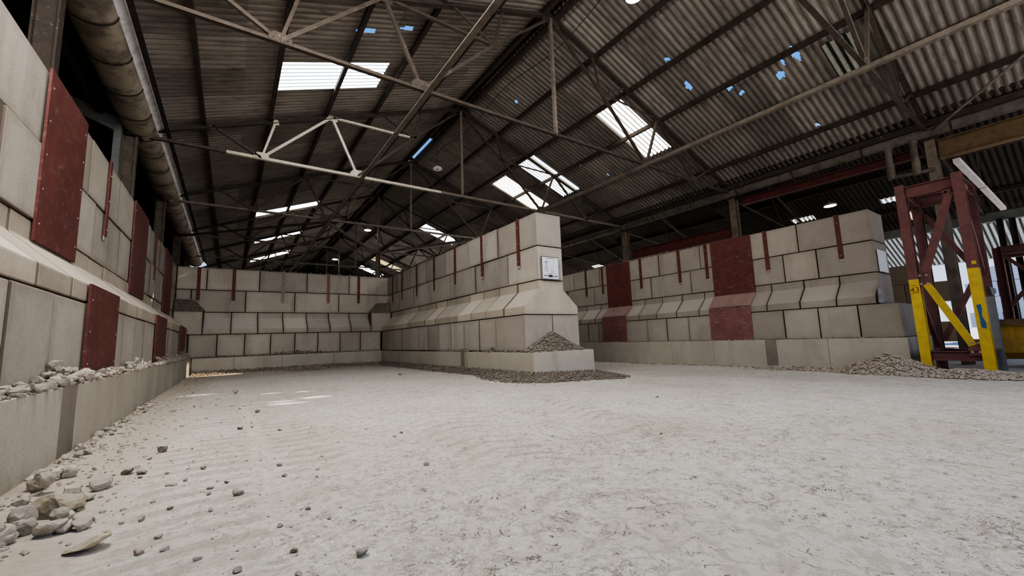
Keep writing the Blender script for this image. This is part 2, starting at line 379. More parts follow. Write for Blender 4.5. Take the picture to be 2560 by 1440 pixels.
def course_blocks(w, course, joints, label_fn, mat, prof, name='concrete_block', cat='concrete block', group=None, start=1):
    k = start
    for a, b in zip(joints[:-1], joints[1:]):
        if b == 'x': continue
        if a == 'x': continue
        hidden = isinstance(a, str) or isinstance(b, str)
        mb = MB(); dz = random.uniform(-.004, .004); dn = random.uniform(-.016, .016)
        pr = [(n+dn, z + (G if i in () else 0)) for i, (n, z) in enumerate(prof)]
        zmin = min(z for _, z in pr); zmax = max(z for _, z in pr)
        pr = [(n, z+G*.7 if z == zmin else z-G*.7 if z == zmax else z) for n, z in pr]
        w.prism(mb, pr, a+G, b-G)
        ctr = w.p((a+b)/2, pr[0][0], zmin)
        o = mb.build(name, mat, bevel=.016, loc=ctr); edge_uv(o, w, a, b, zmin, zmax, w.key in 'CR' and a == joints[0])
        tag(o, label_fn(k), cat, group); k += 1
    return k
def hidden_block(w, nm, spans, prof):
    for a, b in spans:
        mb = MB(); zs = [z for _, z in prof]; lo, hi = min(zs), max(zs)
        w.prism(mb, [(n-.02, z+.01 if z == lo else z-.01 if z == hi else z) for n, z in prof], a+G, b-G)
        struct(mb.build(nm, M['block']))

UP_L = (-.24, 0)
# ---- left wall: joints from the near edge of the photograph away from it
NEAR = lambda what: (lambda k: f'grey-beige concrete {what} of the left wall, {ORD[k]} from the near end')
course_blocks(WL, 4, [4.3, 5.9, 7.5, 9.18, 10.8, 12.4, 14.0, 15.6, 17.93], NEAR('block in the top course'), M['block'], prof_flat(LV[3], LV[4], *UP_L), group='top course blocks of the left wall')
course_blocks(WL, 3, [5.0, 6.55, 7.9, 9.49, 11.1, 12.7, 14.3, 15.9, 17.93], NEAR('block in the second course'), M['block'], prof_flat(LV[2], LV[3], *UP_L), group='second course blocks of the left wall')
LJ = [4.15, 4.95, 5.72] 
def units(a, b, n): return [a + (b-a)*i/n for i in range(n+1)]
course_blocks(WL, 2, [3.75, 4.55, 5.35, 7.0, 7.75, 8.55, 9.35, 10.2, 11.85, 12.65, 13.45, 14.25, 15.05, 16.45, 17.48], NEAR('sloped ledge block'), M['ledge'], prof_ledge(-.24), name='sloped_ledge_block', group='sloped ledge blocks of the left wall')
course_blocks(WL, 1, [3.29, 4.09, 4.93, 5.8, 7.57, 8.4, 9.15, 10.2, 12.45, 13.25, 14.05, 14.85, 16.5, 17.45], NEAR('block in the lowest course'), M['block'], prof_flat(LV[0], LV[1], -.24, PROT), group='lowest course blocks of the left wall')
mb = MB()
for lo, hi, n1, y1 in [(LV[3],LV[4],0,4.29),(LV[2],LV[3],0,4.99),(LV[0],LV[1],PROT,3.28)]: WL.prism(mb, prof_flat(lo+.01, hi-.01, -.24, n1), -4, y1)
WL.prism(mb, prof_ledge(-.24), -4, 3.74)
struct(mb.build('wall_left', M['block']))
# ---- back wall (labels count from the left corner)
LB = lambda what: (lambda k: f'tan concrete {what} of the back wall, {ORD[k]} from its left corner')
course_blocks(WB, 4, [-1.64, -.8, .8, 2.42, 4.03, 5.70], LB('block in the top course'), M['block'], prof_flat(LV[3], LV[4], -.8, 0), group='top course blocks of the back wall')
course_blocks(WB, 3, [-1.64, -1.22, .38, 2.0, 3.63, 5.70], LB('block in the second course'), M['block'], prof_flat(LV[2], LV[3], -.8, 0), group='second course blocks of the back wall')
course_blocks(WB, 2, [-.84, -.03, .78, 1.6, 2.42, 3.24, 4.04, 4.84], LB('sloped ledge block'), M['block'], prof_ledge(-.8), name='sloped_ledge_block', group='sloped ledge blocks of the back wall')
course_blocks(WB, 2, [-1.64, -.84], lambda k: 'square concrete corner block level with the ledge of the back wall, left corner', M['block'], prof_flat(LV[1], LV[2], -.8, PROT))
course_blocks(WB, 2, [4.84, 5.68], lambda k: 'square concrete corner block level with the ledge of the back wall, right corner', M['block_pillar'], prof_flat(LV[1], LV[2], -.8, PROT))
course_blocks(WB, 1, [-1.2, -.41, .4, 1.2, 2.0, 2.8, 3.62, 4.41, 5.25], LB('block in the lowest course'), M['block'], prof_flat(LV[0], LV[1], -1.2, PROT), group='lowest course blocks of the back wall')
# ---- centre wall
PE = lambda what: (lambda k: f'{what} of the centre wall, {ORD[k]} from the pillar end')
CW = .745
course_blocks(WC, 4, [7.15, 8.81, 10.42, 12.03, 13.64, 15.26, 16.8, 17.97], PE('concrete block in the top course'), M['block_pillar'], prof_flat(LV[3], LV[4], -CW, 0), group='top course blocks of the centre wall')
course_blocks(WC, 3, [7.15, 8.39, 10.05, 11.66, 13.25, 14.87, 16.46, 17.97], PE('concrete block in the second course'), M['block_pillar'], prof_flat(LV[2], LV[3], -CW, 0), group='second course blocks of the centre wall')
course_blocks(WC, 2, [7.15, 7.98] + units(8.79, 17.5, 11), PE('two-sided sloped concrete ledge block'), M['ledge'], prof_ledge_two(CW), name='sloped_ledge_block', group='sloped ledge blocks of the centre wall')
course_blocks(WC, 1, [7.13, 8.35] + units(9.15, 17.45, 10), PE('concrete block in the lowest course'), M['block_pillar'], prof_flat(LV[0], LV[1], -.36, PROT), group='lowest course blocks of the centre wall')
course_blocks(WC, 1, [7.13, 8.35], lambda k: 'concrete block at the foot of the pillar end, right of the joint', M['block_pillar'], prof_flat(LV[0], LV[1], -CW-PROT, -.38))
mb = MB(); WC.prism(mb, prof_flat(LV[0]+.01, LV[1]-.01, -CW-PROT, -.40), 8.37, 17.9); struct(mb.build('wall_centre', M['block_pillar']))
# ---- right wall (labels count from the open end by the steel tower)
OE = lambda what: (lambda k: f'tan concrete {what} of the right wall, {ORD[k]} from the tower end')
RW = -1.1
course_blocks(WR, 4, [2.98, 4.58, 6.2, 7.49, 9.11, 10.75, 12.06, 13.68, 15.3], OE('block in the top course'), M['block_far'], prof_flat(LV[3], LV[4], RW, 0), group='top course blocks of the right wall')
course_blocks(WR, 3, [2.98, 4.19, 5.0, 6.6, 7.88, 9.5, 11.1, 12.45, 14.1], OE('block in the second course'), M['block_far'], prof_flat(LV[2], LV[3], RW, 0), group='second course blocks of the right wall')
course_blocks(WR, 2, [2.98, 3.76, 4.56, 5.38, 6.2, 7.44, 8.26, 9.06, 9.84, 10.62, 12.09, 12.91, 13.7], OE('sloped ledge block'), M['block_far'], prof_ledge(RW), name='sloped_ledge_block', group='sloped ledge blocks of the right wall')
course_blocks(WR, 1, [2.58, 3.35, 4.17, 4.98, 6.0, 7.84, 8.67, 9.48, 10.5, 11.9, 12.49, 13.3], OE('block in the lowest course'), M['block_far'], prof_flat(LV[0], LV[1], RW, PROT), group='lowest course blocks of the right wall')
mb = MB()
for lo, hi, n1, y0 in [(LV[3],LV[4],0,15.31),(LV[2],LV[3],0,14.11),(LV[0],LV[1],PROT,13.31)]: WR.prism(mb, prof_flat(lo+.01, hi-.01, RW, n1), y0, 18.7)
WR.prism(mb, prof_ledge(RW), 13.71, 18.7)
struct(mb.build('wall_right', M['block_far']))
mb = MB(); WB.prism(mb, prof_flat(ZB+.01, LV[4]-.01, -.8, 0), 6.88, 12.95); struct(mb.build('wall_back', M['block']))

# ---- plinths: cast in lengths, each length a part with a dark infill where the photo shows it
def plinth(nm, label, w, n_out, n_in, segs, zt, ends):
    t = thing(nm, label, 'concrete plinth', w.p((ends[0]+ends[1])/2, n_out, -.1))
    for a, b, dark in segs:
        mb = MB(); w.prism(mb, prof_flat(-.4, zt, n_in, n_out-(.006 if dark else 0)), a+.003, b-.003)
        mb.build('dark_infill_strip' if dark else 'plinth_length', M['patch' if dark else 'plinth'], t, bevel=.006)
    return t
plinth('concrete_plinth', 'smooth grey concrete plinth along the foot of the left wall', WL, -1.06+1.655, -.24,
       [(-4,4.64,0),(4.64,5.04,1),(5.04,6.45,0),(6.45,7.89,0),(7.89,9.32,0),(9.32,10.8,0),(10.8,12.39,0),(12.39,14,0),(14,15.5,0),(15.5,17.02,0)], .62, (3, 17))
plinth('concrete_plinth', 'low concrete plinth along the foot of the back wall', WB, .9, -.8, [(-1.04,.11,0),(.11,1.56,0),(1.56,3.3,0),(3.3,5.14,0)], ZB, (-1, 5))
plinth('concrete_plinth', 'grey concrete plinth under the centre wall and its pillar end', WC, .54, -1.22,
       [(6.75,8.29,0),(8.29,9.79,0),(9.79,10.03,1),(10.03,11.48,0),(11.48,12.95,0),(12.95,14.4,0),(14.4,15.9,0),(15.9,17.9,0)], .566, (6.75, 17.9))
plinth('concrete_plinth', 'long concrete plinth along the foot of the right wall', WR, .89, -1.3,
       [(2.44,3.9,0),(3.9,5.06,0),(5.06,5.33,1),(5.33,6.81,0),(6.81,8.24,0),(8.24,9.7,0),(9.7,11.15,0),(11.15,12.6,0),(12.6,18,0)], ZB, (2.44, 14))

# ---- red wear plates
def wear_plate(w, a, b, label, slope_mat, low_mat, top=LV[4], bot=ZB+.02, edge=0):
    t = thing('steel_wear_plate', label, 'steel plate', w.p((a+b)/2, .45, bot), 'red steel wear plates bolted to the bay walls')
    z = LV[1]; T = .022; o = .014
    def part(nm, q, mat, bolts):
        mb = MB()
        (n0, z0), (n1, z1) = q; d = Vector((n1-n0, z1-z0)).normalized(); nn = Vector((d.y, -d.x))
        if nn.x < 0: nn = -nn
        pr = [(n0+nn.x*o, z0+nn.y*o), (n1+nn.x*o, z1+nn.y*o), (n1+nn.x*(o+T), z1+nn.y*(o+T)), (n0+nn.x*(o+T), z0+nn.y*(o+T))]
        w.prism(mb, pr, a, b)
        for u in (a+.07, b-.07):
            for k in range(bolts):
                zz = z0 + (z1-z0)*(k+.5)/bolts; nq = n0 + (n1-n0)*(k+.5)/bolts + o + T
                mb.tube(w.p(u, nq-.004, zz), w.p(u, nq+.006, zz), .010, 8, 1)
        mb.build(nm, [mat, M['bolt']], t)
    part('upper_plate', ((0, z+.6), (0, top)), M['red'], 5)
    if slope_mat: part('sloped_plate', ((PROT+.005, z+.2), (.0, z+.6)), slope_mat, 0)
    part('lower_plate', ((PROT, bot), (PROT, z+.19)), low_mat, 3)
for a, b, lab in [(5.78, 7.05, 'wide red steel wear plate on the left wall, nearest the camera'), (10.3, 11.8, 'red steel wear plate halfway along the left wall'), (14.85, 16.45, 'red steel wear plate near the far corner of the left wall')]:
    wear_plate(WL, a, b, lab, None, M['red'])
for a, b, lab in [(5.81, 7.08, 'large dark red wear plate on the right wall, nearer the steel tower'), (10.43, 11.65, 'dusty red wear plate on the right wall, nearer the pillar')]:
    wear_plate(WR, a, b, lab, M['red_slope'], M['red_dusty'])

# ---- straps
def strap(w, u, label, mat, zb=2.62, top=LV[4]+.01):
    t = thing('steel_strap', label, 'steel strap', w.p(u, .02, zb), 'flat steel straps bolted over the top two courses')
    mb = MB(); w.prism(mb, prof_flat(zb, top, .012, .03), u-.052, u+.052)
    for z in (zb+.1, zb+.55, zb+.95): mb.tube(w.p(u, .028, z), w.p(u, .038, z), .012, 8, 1)
    mb.build('strap_bar', [mat, M['bolt']], t)
    mb = MB(); w.prism(mb, prof_flat(zb-.06, zb+.0, .008, .02), u-.052, u+.052); mb.build('end_tab', M['bolt'], t)
for k, u in enumerate([8.37, 13.15]): strap(WL, u, ['narrow red strap on the left wall just past the nearest red plate', 'narrow red strap on the left wall past the middle red plate'][k], M['strap'])
for u, l, m in [(-1.03,'red strap on the back wall by its left corner','strap'),(0,'red strap on the back wall, second from the left','strap'),(1.59,'dust-grey strap at the middle of the back wall','strap_grey'),(3.22,'brown dusty strap on the back wall, second from the right','strap_brown'),(4.42,'red strap on the back wall nearest its right corner','strap')]:
    strap(WB, u, l, M[m])
for k, u in enumerate([7.87, 9.62, 11.28, 12.89, 14.5, 16.11, 17.27]): strap(WC, u, f'thin red strap on the centre wall, {ORD[k+1]} from the pillar end', M['strap'])
for k, u in enumerate([3.64, 5.4, 7.26, 8.27, 9.92, 11.9, 12.88]): strap(WR, u, f'red bolted strap on the right wall, {ORD[k+1]} from the tower end', M['strap'])

# ---- signs and end plate
t = thing('notice_board', 'white printed notice board fixed to the front of the concrete pillar', 'sign', (6.03, 7.12, 2.2))
Y = 7.125
mb = MB(); mb.box(5.775, 6.29, Y-.022, Y-.004, 2.195, 2.735); mb.build('board_edge', M['signframe'], t)
mb = MB(); mb.box(5.795, 6.27, Y-.03, Y-.02, 2.215, 2.715); bd = mb.build('board_face', M['sign'], t)
mb = MB()
def ink(x0, x1, z0, z1, mi=0): mb.box(x0, x1, Y-.0325, Y-.0295, z0, z1, mi)
ink(5.90,6.17,2.688,2.698)
ink(5.87,5.945,2.60,2.615)
for k in range(5): ink(5.845+.008*(k % 2), 5.965-.012*(k % 3), 2.585-k*.013, 2.59-k*.013, 1)
ink(5.865,5.94,2.49,2.5)
for k in range(8): ink(5.845, 5.965-.01*(k % 3), 2.47-k*.013, 2.475-k*.013, 1)
for x in (6.02, 6.12): ink(x, x+.004, 2.43, 2.66, 1)
ink(6.02,6.124,2.43,2.435,1); ink(6.045,6.1,2.50,2.504,1); ink(6.05,6.09,2.55,2.554,1)
for k in range(4): ink(6.035, 6.125, 2.392-k*.013, 2.401-k*.013, 1)
ink(5.89,6.2,2.328,2.334); ink(5.82,5.945,2.272,2.29); ink(6.09,6.25,2.268,2.286); ink(5.83,6.24,2.238,2.243,1)
mb.poly([(5.955,Y-.0325,2.25),(6.08,Y-.0325,2.25),(6.085,Y-.0325,2.29),(6.03,Y-.0325,2.315),(5.96,Y-.0325,2.3)], (0,.003,0))
mb.build('printed_lines', [M['ink'], M['grey_ink']], bd)
t = thing('notice_board', 'pale blue notice sheet on the end face of the right wall', 'sign', (13.45, 2.97, 2.2))
mb = MB(); mb.box(13.14, 13.77, 2.945, 2.97, 2.2, 2.75); mb.build('board_face', M['sign'], t)
t = thing('bent_metal_plate', 'shiny bent metal plate at the ledge end of the right wall', 'metal plate', (12.7, 2.9, 1.4))
mb = MB()
mb.poly([(12.5,2.93,1.41),(12.86,2.95,1.41),(12.80,2.96,1.78),(12.62,2.94,1.74)], (0,-.012,0)); mb.poly([(12.5,2.93,1.41),(12.62,2.94,1.74),(12.6,2.86,1.70),(12.49,2.80,1.42)], (0,0,.012)); mb.build('plate', M['alu'], t)

# ------------------------------------------------------------------ roof
XR, ZR, SL = 6.4, 9.25, .378
PITCH = .155
def roof_z(x): return ZR - SL*abs(x-XR)
def corr_sheet(nm, xa, xb, za, zb, y0, y1, mat, dx=.1, seg=6, holes=(), rects=(), amp=.026, off=0.):
    """corrugated slope between (xa,za) and (xb,zb); holes = (x,y,rx,ry) ellipses, rects = (x0,x1,y0,y1) openings"""
    nx = max(2, int(abs(xb-xa)/dx)+1); ny = int((y1-y0)/PITCH*seg)+1
    X = np.linspace(xa, xb, nx); Yv = np.linspace(y0, y1, ny)
    gx, gy = np.meshgrid(X, Yv); gz = za + (zb-za)*(gx-xa)/(xb-xa) + amp*np.sin(2*np.pi*gy/PITCH) + off
    V = np.stack([gx.ravel(), gy.ravel(), gz.ravel()], 1)
    i, j = np.meshgrid(np.arange(nx-1), np.arange(ny-1)); a = (j*nx+i).ravel()
    F = np.stack([a, a+1, a+1+nx, a+nx], 1)
    c = V[F].mean(1); keep = np.ones(len(F), bool)
    for hx, hy, rx, ry, *an in holes:
        an = an[0] if an else 0.; ca, sa = np.cos(an), np.sin(an); rag = 1 + .2*np.sin(c[:,1]*40+hx*7)
        ux = (c[:,0]-hx)*ca + (c[:,1]-hy)*sa; uy = -(c[:,0]-hx)*sa + (c[:,1]-hy)*ca
        keep &= (ux/(rx*rag))**2 + (uy/ry)**2 > 1
    for x0, x1, a0, a1 in rects: keep &= ~((c[:,0] > x0) & (c[:,0] < x1) & (c[:,1] > a0) & (c[:,1] < a1))
    return mesh_np(nm, V, F[keep], mat)
# rooflights (x0, x1, y0, y1)
SKL = [(.66, 3.08, 9.52, 10.66, 'skyL'), (.70, 3.4, 21.55, 22.63, 'skyP'), (.9, 3.4, 27.4, 28.5, 'skyP'), (.9, 3.4, 34.0, 35.1, 'skyR')]
SKR = [(9.42, 12.02, 7.55, 8.56, 'skyR'), (9.55, 11.98, 11.92, 12.98, 'skyP'), (9.62, 12.1, 14.14, 15.22, 'skyR'), (9.45, 11.8, 22.75, 23.85, 'skyP'), (9.6, 12.0, 33.7, 34.8, 'skyY'), (9.6, 11.6, 37.8, 39, 'skyL')]
HL = [(3.0, 8.14, .10, .11), (2.15, 8.3, .16, .055), (2.4, 8.36, .14, .03), (1.55, 3.6, .08, .07), (.3, 6.1, .05, .06)]
HR = [(10.32, 5.81, .13, .085), (10.97, 5.02, .12, .085), (11.33, 4.86, .085, .06), (11.37, 3.91, .12, .09), (11.06, 3.73, .07, .05), (11.03, 3.43, .2, .07),
      (7.56, 10.27, .08, .06), (9.3, 5.75, .06, .06), (13.46, 3.9, .07, .05), (10.9, 10.8, .05, .05), (11.9, 10.3, .05, .05)]
hole_r = [h for h in HR if h[2] > 0]
Y0, Y1 = -6, 46.4
o = corr_sheet('ceiling', -1.50, XR-.13, roof_z(-1.50), roof_z(XR-.13), Y0, Y1, M['roofL'], holes=HL, rects=[r[:4] for r in SKL]); struct(o)
o = corr_sheet('ceiling', XR+.13, 14.62, roof_z(XR+.13), roof_z(14.62), Y0, Y1, M['roofR'], holes=hole_r, rects=[r[:4] for r in SKR]); struct(o)
def rooflight(r, label, nm='rooflight', X0=XR, zfun=roof_z, group='translucent rooflight sheets'):
    x0, x1, y0, y1, m = r
    o = corr_sheet(nm, x0-.04, x1+.04, zfun(x0-.04), zfun(x1+.04), y0-.03, y1+.03, M[m], dx=.4, off=.012)
    tag(o, label, 'rooflight', group); return o
for r, l in zip(SKL, ['large blue-white corrugated rooflight in the left roof slope, nearest the camera', 'thin bright rooflight in the left slope, second from the camera', 'thin bright rooflight in the left slope, third from the camera', 'bright rooflight low in the left slope, nearest the back wall top']): rooflight(r, l)
for r, l in zip(SKR, ['cream corrugated rooflight in the right slope, nearest the camera', 'tall bright rooflight in the right slope, second from the camera', 'bright rooflight in the right slope just above the pillar, third from the camera', 'white rooflight in the right slope past the pillar top, left of the centre wall', 'yellowed rooflight far down the right slope above the back wall corner', 'small white rooflight at the far end of the right slope']): rooflight(r, l)
g = rooflight((11.15, 12.1, 2.4, 2.95, 'skyG'), 'grimy dull patched sheet high on the right slope near the sky holes', 'roof_patch_sheet', group=None); g.location.z = -.05

# ridge: capping with one missing piece
for a, b in [(Y0, 14.9), (17.0, Y1)]:
    mb = MB(); mb.poly([(XR-.34,a,roof_z(XR-.34)+.05),(XR,a,ZR+.1),(XR+.34,a,roof_z(XR+.34)+.05),(XR,a,ZR+.06)], (0,b-a,0))
    struct(mb.build('ceiling_ridge_trim', M['roofD']))
def purlin(x, w, h, y0, y1, label, mat='purlin', dz=0):
    o = MB(); z = roof_z(x)-.03-h/2+dz
    o.bar((x,y0,z),(x,y1,z),w,h)
    return tag(o.build('roof_purlin', M[mat], loc=(x,(y0+y1)/2,z)), label, 'purlin', 'purlins under the main roof')
for k, x in enumerate([-.78, .62, 2.0, 3.4, 4.8]): purlin(x, .09, .12, Y0, Y1, f'dark steel purlin under the left roof slope, {ORD[k+1]} up from the gutter')
for k, x in enumerate([13.58, 12.18, 10.8, 9.4, 8.0]): purlin(x, .09, .12, Y0, Y1, f'dark steel purlin under the right roof slope, {ORD[k+1]} up from the valley gutter')
purlin(XR-.2, .1, .15, Y0, Y1, 'dark ridge purlin on the left side of the ridge'); purlin(XR+.2, .1, .15, Y0, Y1, 'dark ridge purlin on the right side of the ridge')

# ------------------------------------------------------------------ trusses
XL_, XRC = -2.05, 14.85
TIE = 5.84
def raft_z(x): return 9.08 - .377*abs(x-XR)
def make_truss(y, label, pale=False, detail=True):
    t = thing('roof_truss', label, 'roof truss', (XR, y, TIE), 'steel roof trusses of the main hall')
    A, B = M['truss'], M['truss']
    D = M['dark']
    hi_z = 7.5
    for sg in (-1, 1):
        X = lambda d: XR + sg*d
        mb = MB(); mb.tee((X(8.4), y, raft_z(X(8.4))), (XR, y, 9.08), .12); mb.build('rafter', D, t)
        P = {k: (X(d), y, raft_z(X(d))) for k, d in dict(a=7.0, b=5.64, c=4.24, d=2.8, e=1.46).items()}
        lo1, lo2, hi = (X(5.94), y, TIE), (X(3.5), y, TIE), (X(1.75), y, hi_z)
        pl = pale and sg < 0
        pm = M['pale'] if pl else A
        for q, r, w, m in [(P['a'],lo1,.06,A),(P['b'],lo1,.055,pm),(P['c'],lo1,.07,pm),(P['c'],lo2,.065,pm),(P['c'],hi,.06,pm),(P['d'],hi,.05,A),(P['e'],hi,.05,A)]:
            if not detail and q in (P['d'],): continue
            mb = MB(); mb.angle(q, r, w, up=(0,1,0)); mb.build('strut', m, t)
        mb = MB(); mb.angle((XR, y, 8.98), hi, .06, up=(0,1,0)); mb.angle(hi, lo2, .07, up=(0,1,0)); mb.build('inclined_tie', A, t)
        if detail:
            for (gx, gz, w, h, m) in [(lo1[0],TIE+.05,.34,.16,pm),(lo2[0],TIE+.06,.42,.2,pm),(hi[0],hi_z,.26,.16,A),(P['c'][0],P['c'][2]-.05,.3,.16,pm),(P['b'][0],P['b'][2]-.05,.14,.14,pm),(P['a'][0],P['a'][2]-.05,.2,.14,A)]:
                mb = MB(); mb.poly([(gx-w/2,y-.03,gz-h*.4),(gx+w/2,y-.03,gz-h*.4),(gx+w/2,y-.03,gz+h*.1),(gx+w*.3,y-.03,gz+h*.6),(gx-w*.3,y-.03,gz+h*.6),(gx-w/2,y-.03,gz+h*.1)], (0,.014,0))
                for bx in (-.3, 0, .3): mb.tube((gx+bx*w, y-.045, gz-.01), (gx+bx*w, y-.028, gz-.01), .015, 6)
                mb.build('gusset_plate', m, t)
    if pale:
        mb = MB(); mb.tee((XL_, y, TIE), (-.3, y, TIE), .085); mb.build('tie_beam', M['truss'], t)
        mb = MB(); mb.tee((-.3, y, TIE), (5.6, y, TIE), .085); mb.build('tie_beam', M['pale'], t)  # lit stretch of the tie, its brightness is in the colour
        mb = MB(); mb.tee((5.6, y, TIE), (XRC, y, TIE), .085); mb.build('tie_beam', M['runner'], t)
    else:
        mb = MB(); mb.tee((XL_, y, TIE), (XRC, y, TIE), .085); mb.build('tie_beam', M['runner' if y > 8 else 'truss'], t)
    mb = MB(); mb.angle((XR, y, 8.98), (XR, y, TIE), .075, up=(0,1,0)); mb.build('king_post', M['runner'], t)
    mb = MB(); mb.poly([(XR-.3,y-.03,8.82),(XR+.3,y-.03,8.82),(XR+.24,y-.03,9.02),(XR,y-.03,9.12),(XR-.24,y-.03,9.02)], (0,.014,0)); mb.build('apex_plate', D, t)
    return t
TY = [1.98, 7.08, 12.05, 16.98, 21.91, 26.84, 31.77, 36.7, 41.6]
TLAB = ['dark steel roof truss overhead at upper right, nearest the camera', 'brown steel roof truss with king post above the pillar, second from the camera', 'steel roof truss with ties and struts coloured cream as if lit, third from the camera', 'dusty steel roof truss over the bay, fourth from the camera',
        'steel roof truss above the back wall carried by a centre post', 'steel roof truss just behind the back wall, sixth from the camera', 'dark roof truss far behind the back wall, seventh from the camera', 'dark roof truss far behind the back wall, eighth from the camera', 'farthest dark roof truss by the gable']
for k, y in enumerate(TY): make_truss(y, TLAB[k], pale=(k == 2), detail=k < 5)

# longitudinal runners and wind braces
def member(nm, p, q, w, label, mat, cat='brace', kind='angle', group=None):
    mb = MB(); getattr(mb, kind)(p, q, w) if kind != 'bar' else mb.bar(p, q, w, w)
    return tag(mb.build(nm, M[mat], loc=tuple((Vector(p)+Vector(q))/2)), label, cat, group)
member('longitudinal_runner', (2.95,Y0,5.72), (2.95,36.7,5.72), .11, 'long dusty steel runner along the left side at tie level', 'runner', 'runner', 'tee')
member('longitudinal_runner', (9.72,Y0,5.72), (9.5,36.7,5.72), .11, 'long dusty steel runner along the right side at tie level', 'runner', 'runner', 'tee')
member('wind_brace', (2.95,16.98,5.76), (XR,21.9,5.76), .13, 'pale flat wind brace running from left runner to the centre post', 'runner', 'brace')
member('wind_brace', (9.6,16.98,5.76), (XR,21.9,5.76), .13, 'dusty wind brace running from the centre post to the right runner', 'runner', 'brace')
member('wind_brace', (2.95,16.98,5.74), (XL_,21.9,5.74), .08, 'thin dark wind brace from the left runner back to the left wall columns', 'truss', 'brace')
member('wind_brace', (14.75,1.98,5.78), (9.6,-1.2,5.78), .07, 'thin brace at upper right running from the valley column', 'runner', 'brace')
for k, yy in enumerate([3.4, 5.0]): 
    pass

# ------------------------------------------------------------------ columns
def column(x, y, ztop, label, w=.2, d=.26, mat='dark', bracket=0, zb=-.3):
    t = thing('steel_column', label, 'steel column', (x, y, zb), 'steel roof columns')
    mb = MB(); mb.ibeam((x,y,zb),(x,y,ztop), w, d, .022, up=(1,0,0)); mb.build('column_shaft', M[mat], t)
    mb = MB(); mb.box(x-.2,x+.2,y-.15,y+.15,ztop,ztop+.03); mb.build('cap_plate', M['dark'], t)
    if bracket:
        mb = MB(); mb.poly([(x+.12,y+.13,ztop-.1),(x+.12,y+.13,ztop-.9),(x+.12,y+.8,ztop-.1)], (.015,0,0)); mb.build('knee_bracket', M['dark'], t)
    return t
for k, y in enumerate(TY[1:6]):
    column(-2.08, y, 5.76, ['dark steel column behind the left wall at the top left corner of the photo', 'steel column behind the left wall beside a grey channel frame', 'steel column behind the left wall, third from the camera', 'steel column behind the left wall, fourth from the camera', 'steel column behind the far end of the left wall'][k], .16, .24, 'dark' if k < 1 else 'oldsteel')
for k, y in enumerate(TY[:3]):
    column(XRC, y, 5.6, ['tall weathered valley column standing behind the red steel tower', 'valley column behind the right wall above the larger red plate', 'valley column behind the right wall above the farther red plate', 'valley column behind the right wall hidden by the pillar'][k], .2, .28, 'timber', bracket=1 if k else 0)
column(XR, 21.93, 5.72, 'centre post rising behind the back wall near its right corner', .2, .2, 'timber')

# ------------------------------------------------------------------ gutters
def trough(nm, x, z, rx, rz, y0, y1, mat, label, step, band_mat, open_top=True, nseg=14):
    t = thing(nm, label, 'gutter', (x, y0, z))
    V, Fc = [], []
    for yy in (y0, y1):
        for r in (1., .93):
            for i in range(nseg+1):
                a = PI + PI*i/nseg; V.append((x+rx*r*math.cos(a), yy, z+rz*r*math.sin(a)))
    n = nseg+1
    for i in range(nseg):
        Fc += [(i, i+1, 2*n+i+1, 2*n+i), (n+i, 3*n+i, 3*n+i+1, n+i+1)]
    mb = MB(); mb.add(V, Fc); mb.build('gutter_trough', mat, t, smooth=True)
    y = y0+step*.3
    while y < min(y1, 26):
        mb = MB(); V, Fc = [], []
        for yy in (y, y+.05):
            for i in range(nseg+1):
                a = PI + PI*i/nseg; V.append((x+rx*1.03*math.cos(a), yy, z+rz*1.03*math.sin(a)))
        for i in range(nseg): Fc.append((i, i+1, n+i+1, n+i))
        mb.add(V, Fc); mb.build('joint_band', band_mat, t, smooth=True); y += step
    return t
trough('valley_gutter', -1.93, 6.0, .30, .24, Y0, 30, M['gutter'], 'wide stained valley gutter running above the left wall columns', 1.05, M['dark'])
mb = MB(); mb.poly([(-1.63,Y0,5.98),(-1.50,Y0,6.12),(-1.50,Y0,6.13),(-1.64,Y0,5.99)], (0,36,0)); tag(mb.build('gap_daylight_strip', M['gap_light'], loc=(-1.6,12,6)), 'pale strip painted as daylight in the gap between left gutter and roof sheets', 'daylight strip')  # added strip, its pale colour stands for daylight leaking through the gap
mb = MB(); mb.angle((-1.44,Y0,6.05),(-1.44,30,6.05),.09); tag(mb.build('eaves_angle', M['dark'], loc=(-1.44,12,6.05)), 'dark steel eaves angle along the left roof edge', 'eaves angle')
mb = MB(); mb.poly([(14.4,Y0,6.21),(14.62,Y0,6.155),(14.8,Y0,5.99),(15.15,Y0,5.99),(15.15,Y0,6.01),(14.8,Y0,6.02),(14.64,Y0,6.19),(14.4,Y0,6.25)], (0,36,0)); struct(mb.build('ceiling_valley_trim', M['dark']))
trough('valley_gutter', 14.66, 5.86, .15, .2, Y0, 30, M['pipe'], 'long grey round-bottomed valley gutter along the right side columns', 1.75, M['dark'])
mb = MB(); mb.bar((14.5,Y0,5.97),(14.5,30,5.97),.05,.16); tag(mb.build('eaves_angle', M['dark'], loc=(14.5,12,5.97)), 'dark eaves plate above the right valley gutter', 'eaves angle')
# downpipes
t = thing('downpipe', 'grey downpipe pair joined by a sloping cross pipe beside the valley column', 'downpipe', (14.68, 2.5, 4.8))
for y, z in ((2.78, 4.88), (2.28, 4.84)):
    mb = MB(); mb.tube((14.68,y,5.7),(14.68,y,z+.28),.075,14); mb.build('vertical_pipe', M['pipe'], t, smooth=False)
    mb = MB(); mb.tube((14.68,y,z+.3),(14.68,y,z-.06),.085,14); mb.build('pipe_socket', M['timber'], t)
    mb = MB(); mb.tube((14.68,y,5.62),(14.68,y,5.72),.1,14); mb.build('pipe_collar', M['pipe'], t)
mb = MB(); mb.tube((14.68,2.80,4.86),(14.68,1.95,4.80),.05,12); mb.build('cross_pipe', M['pipe'], t)
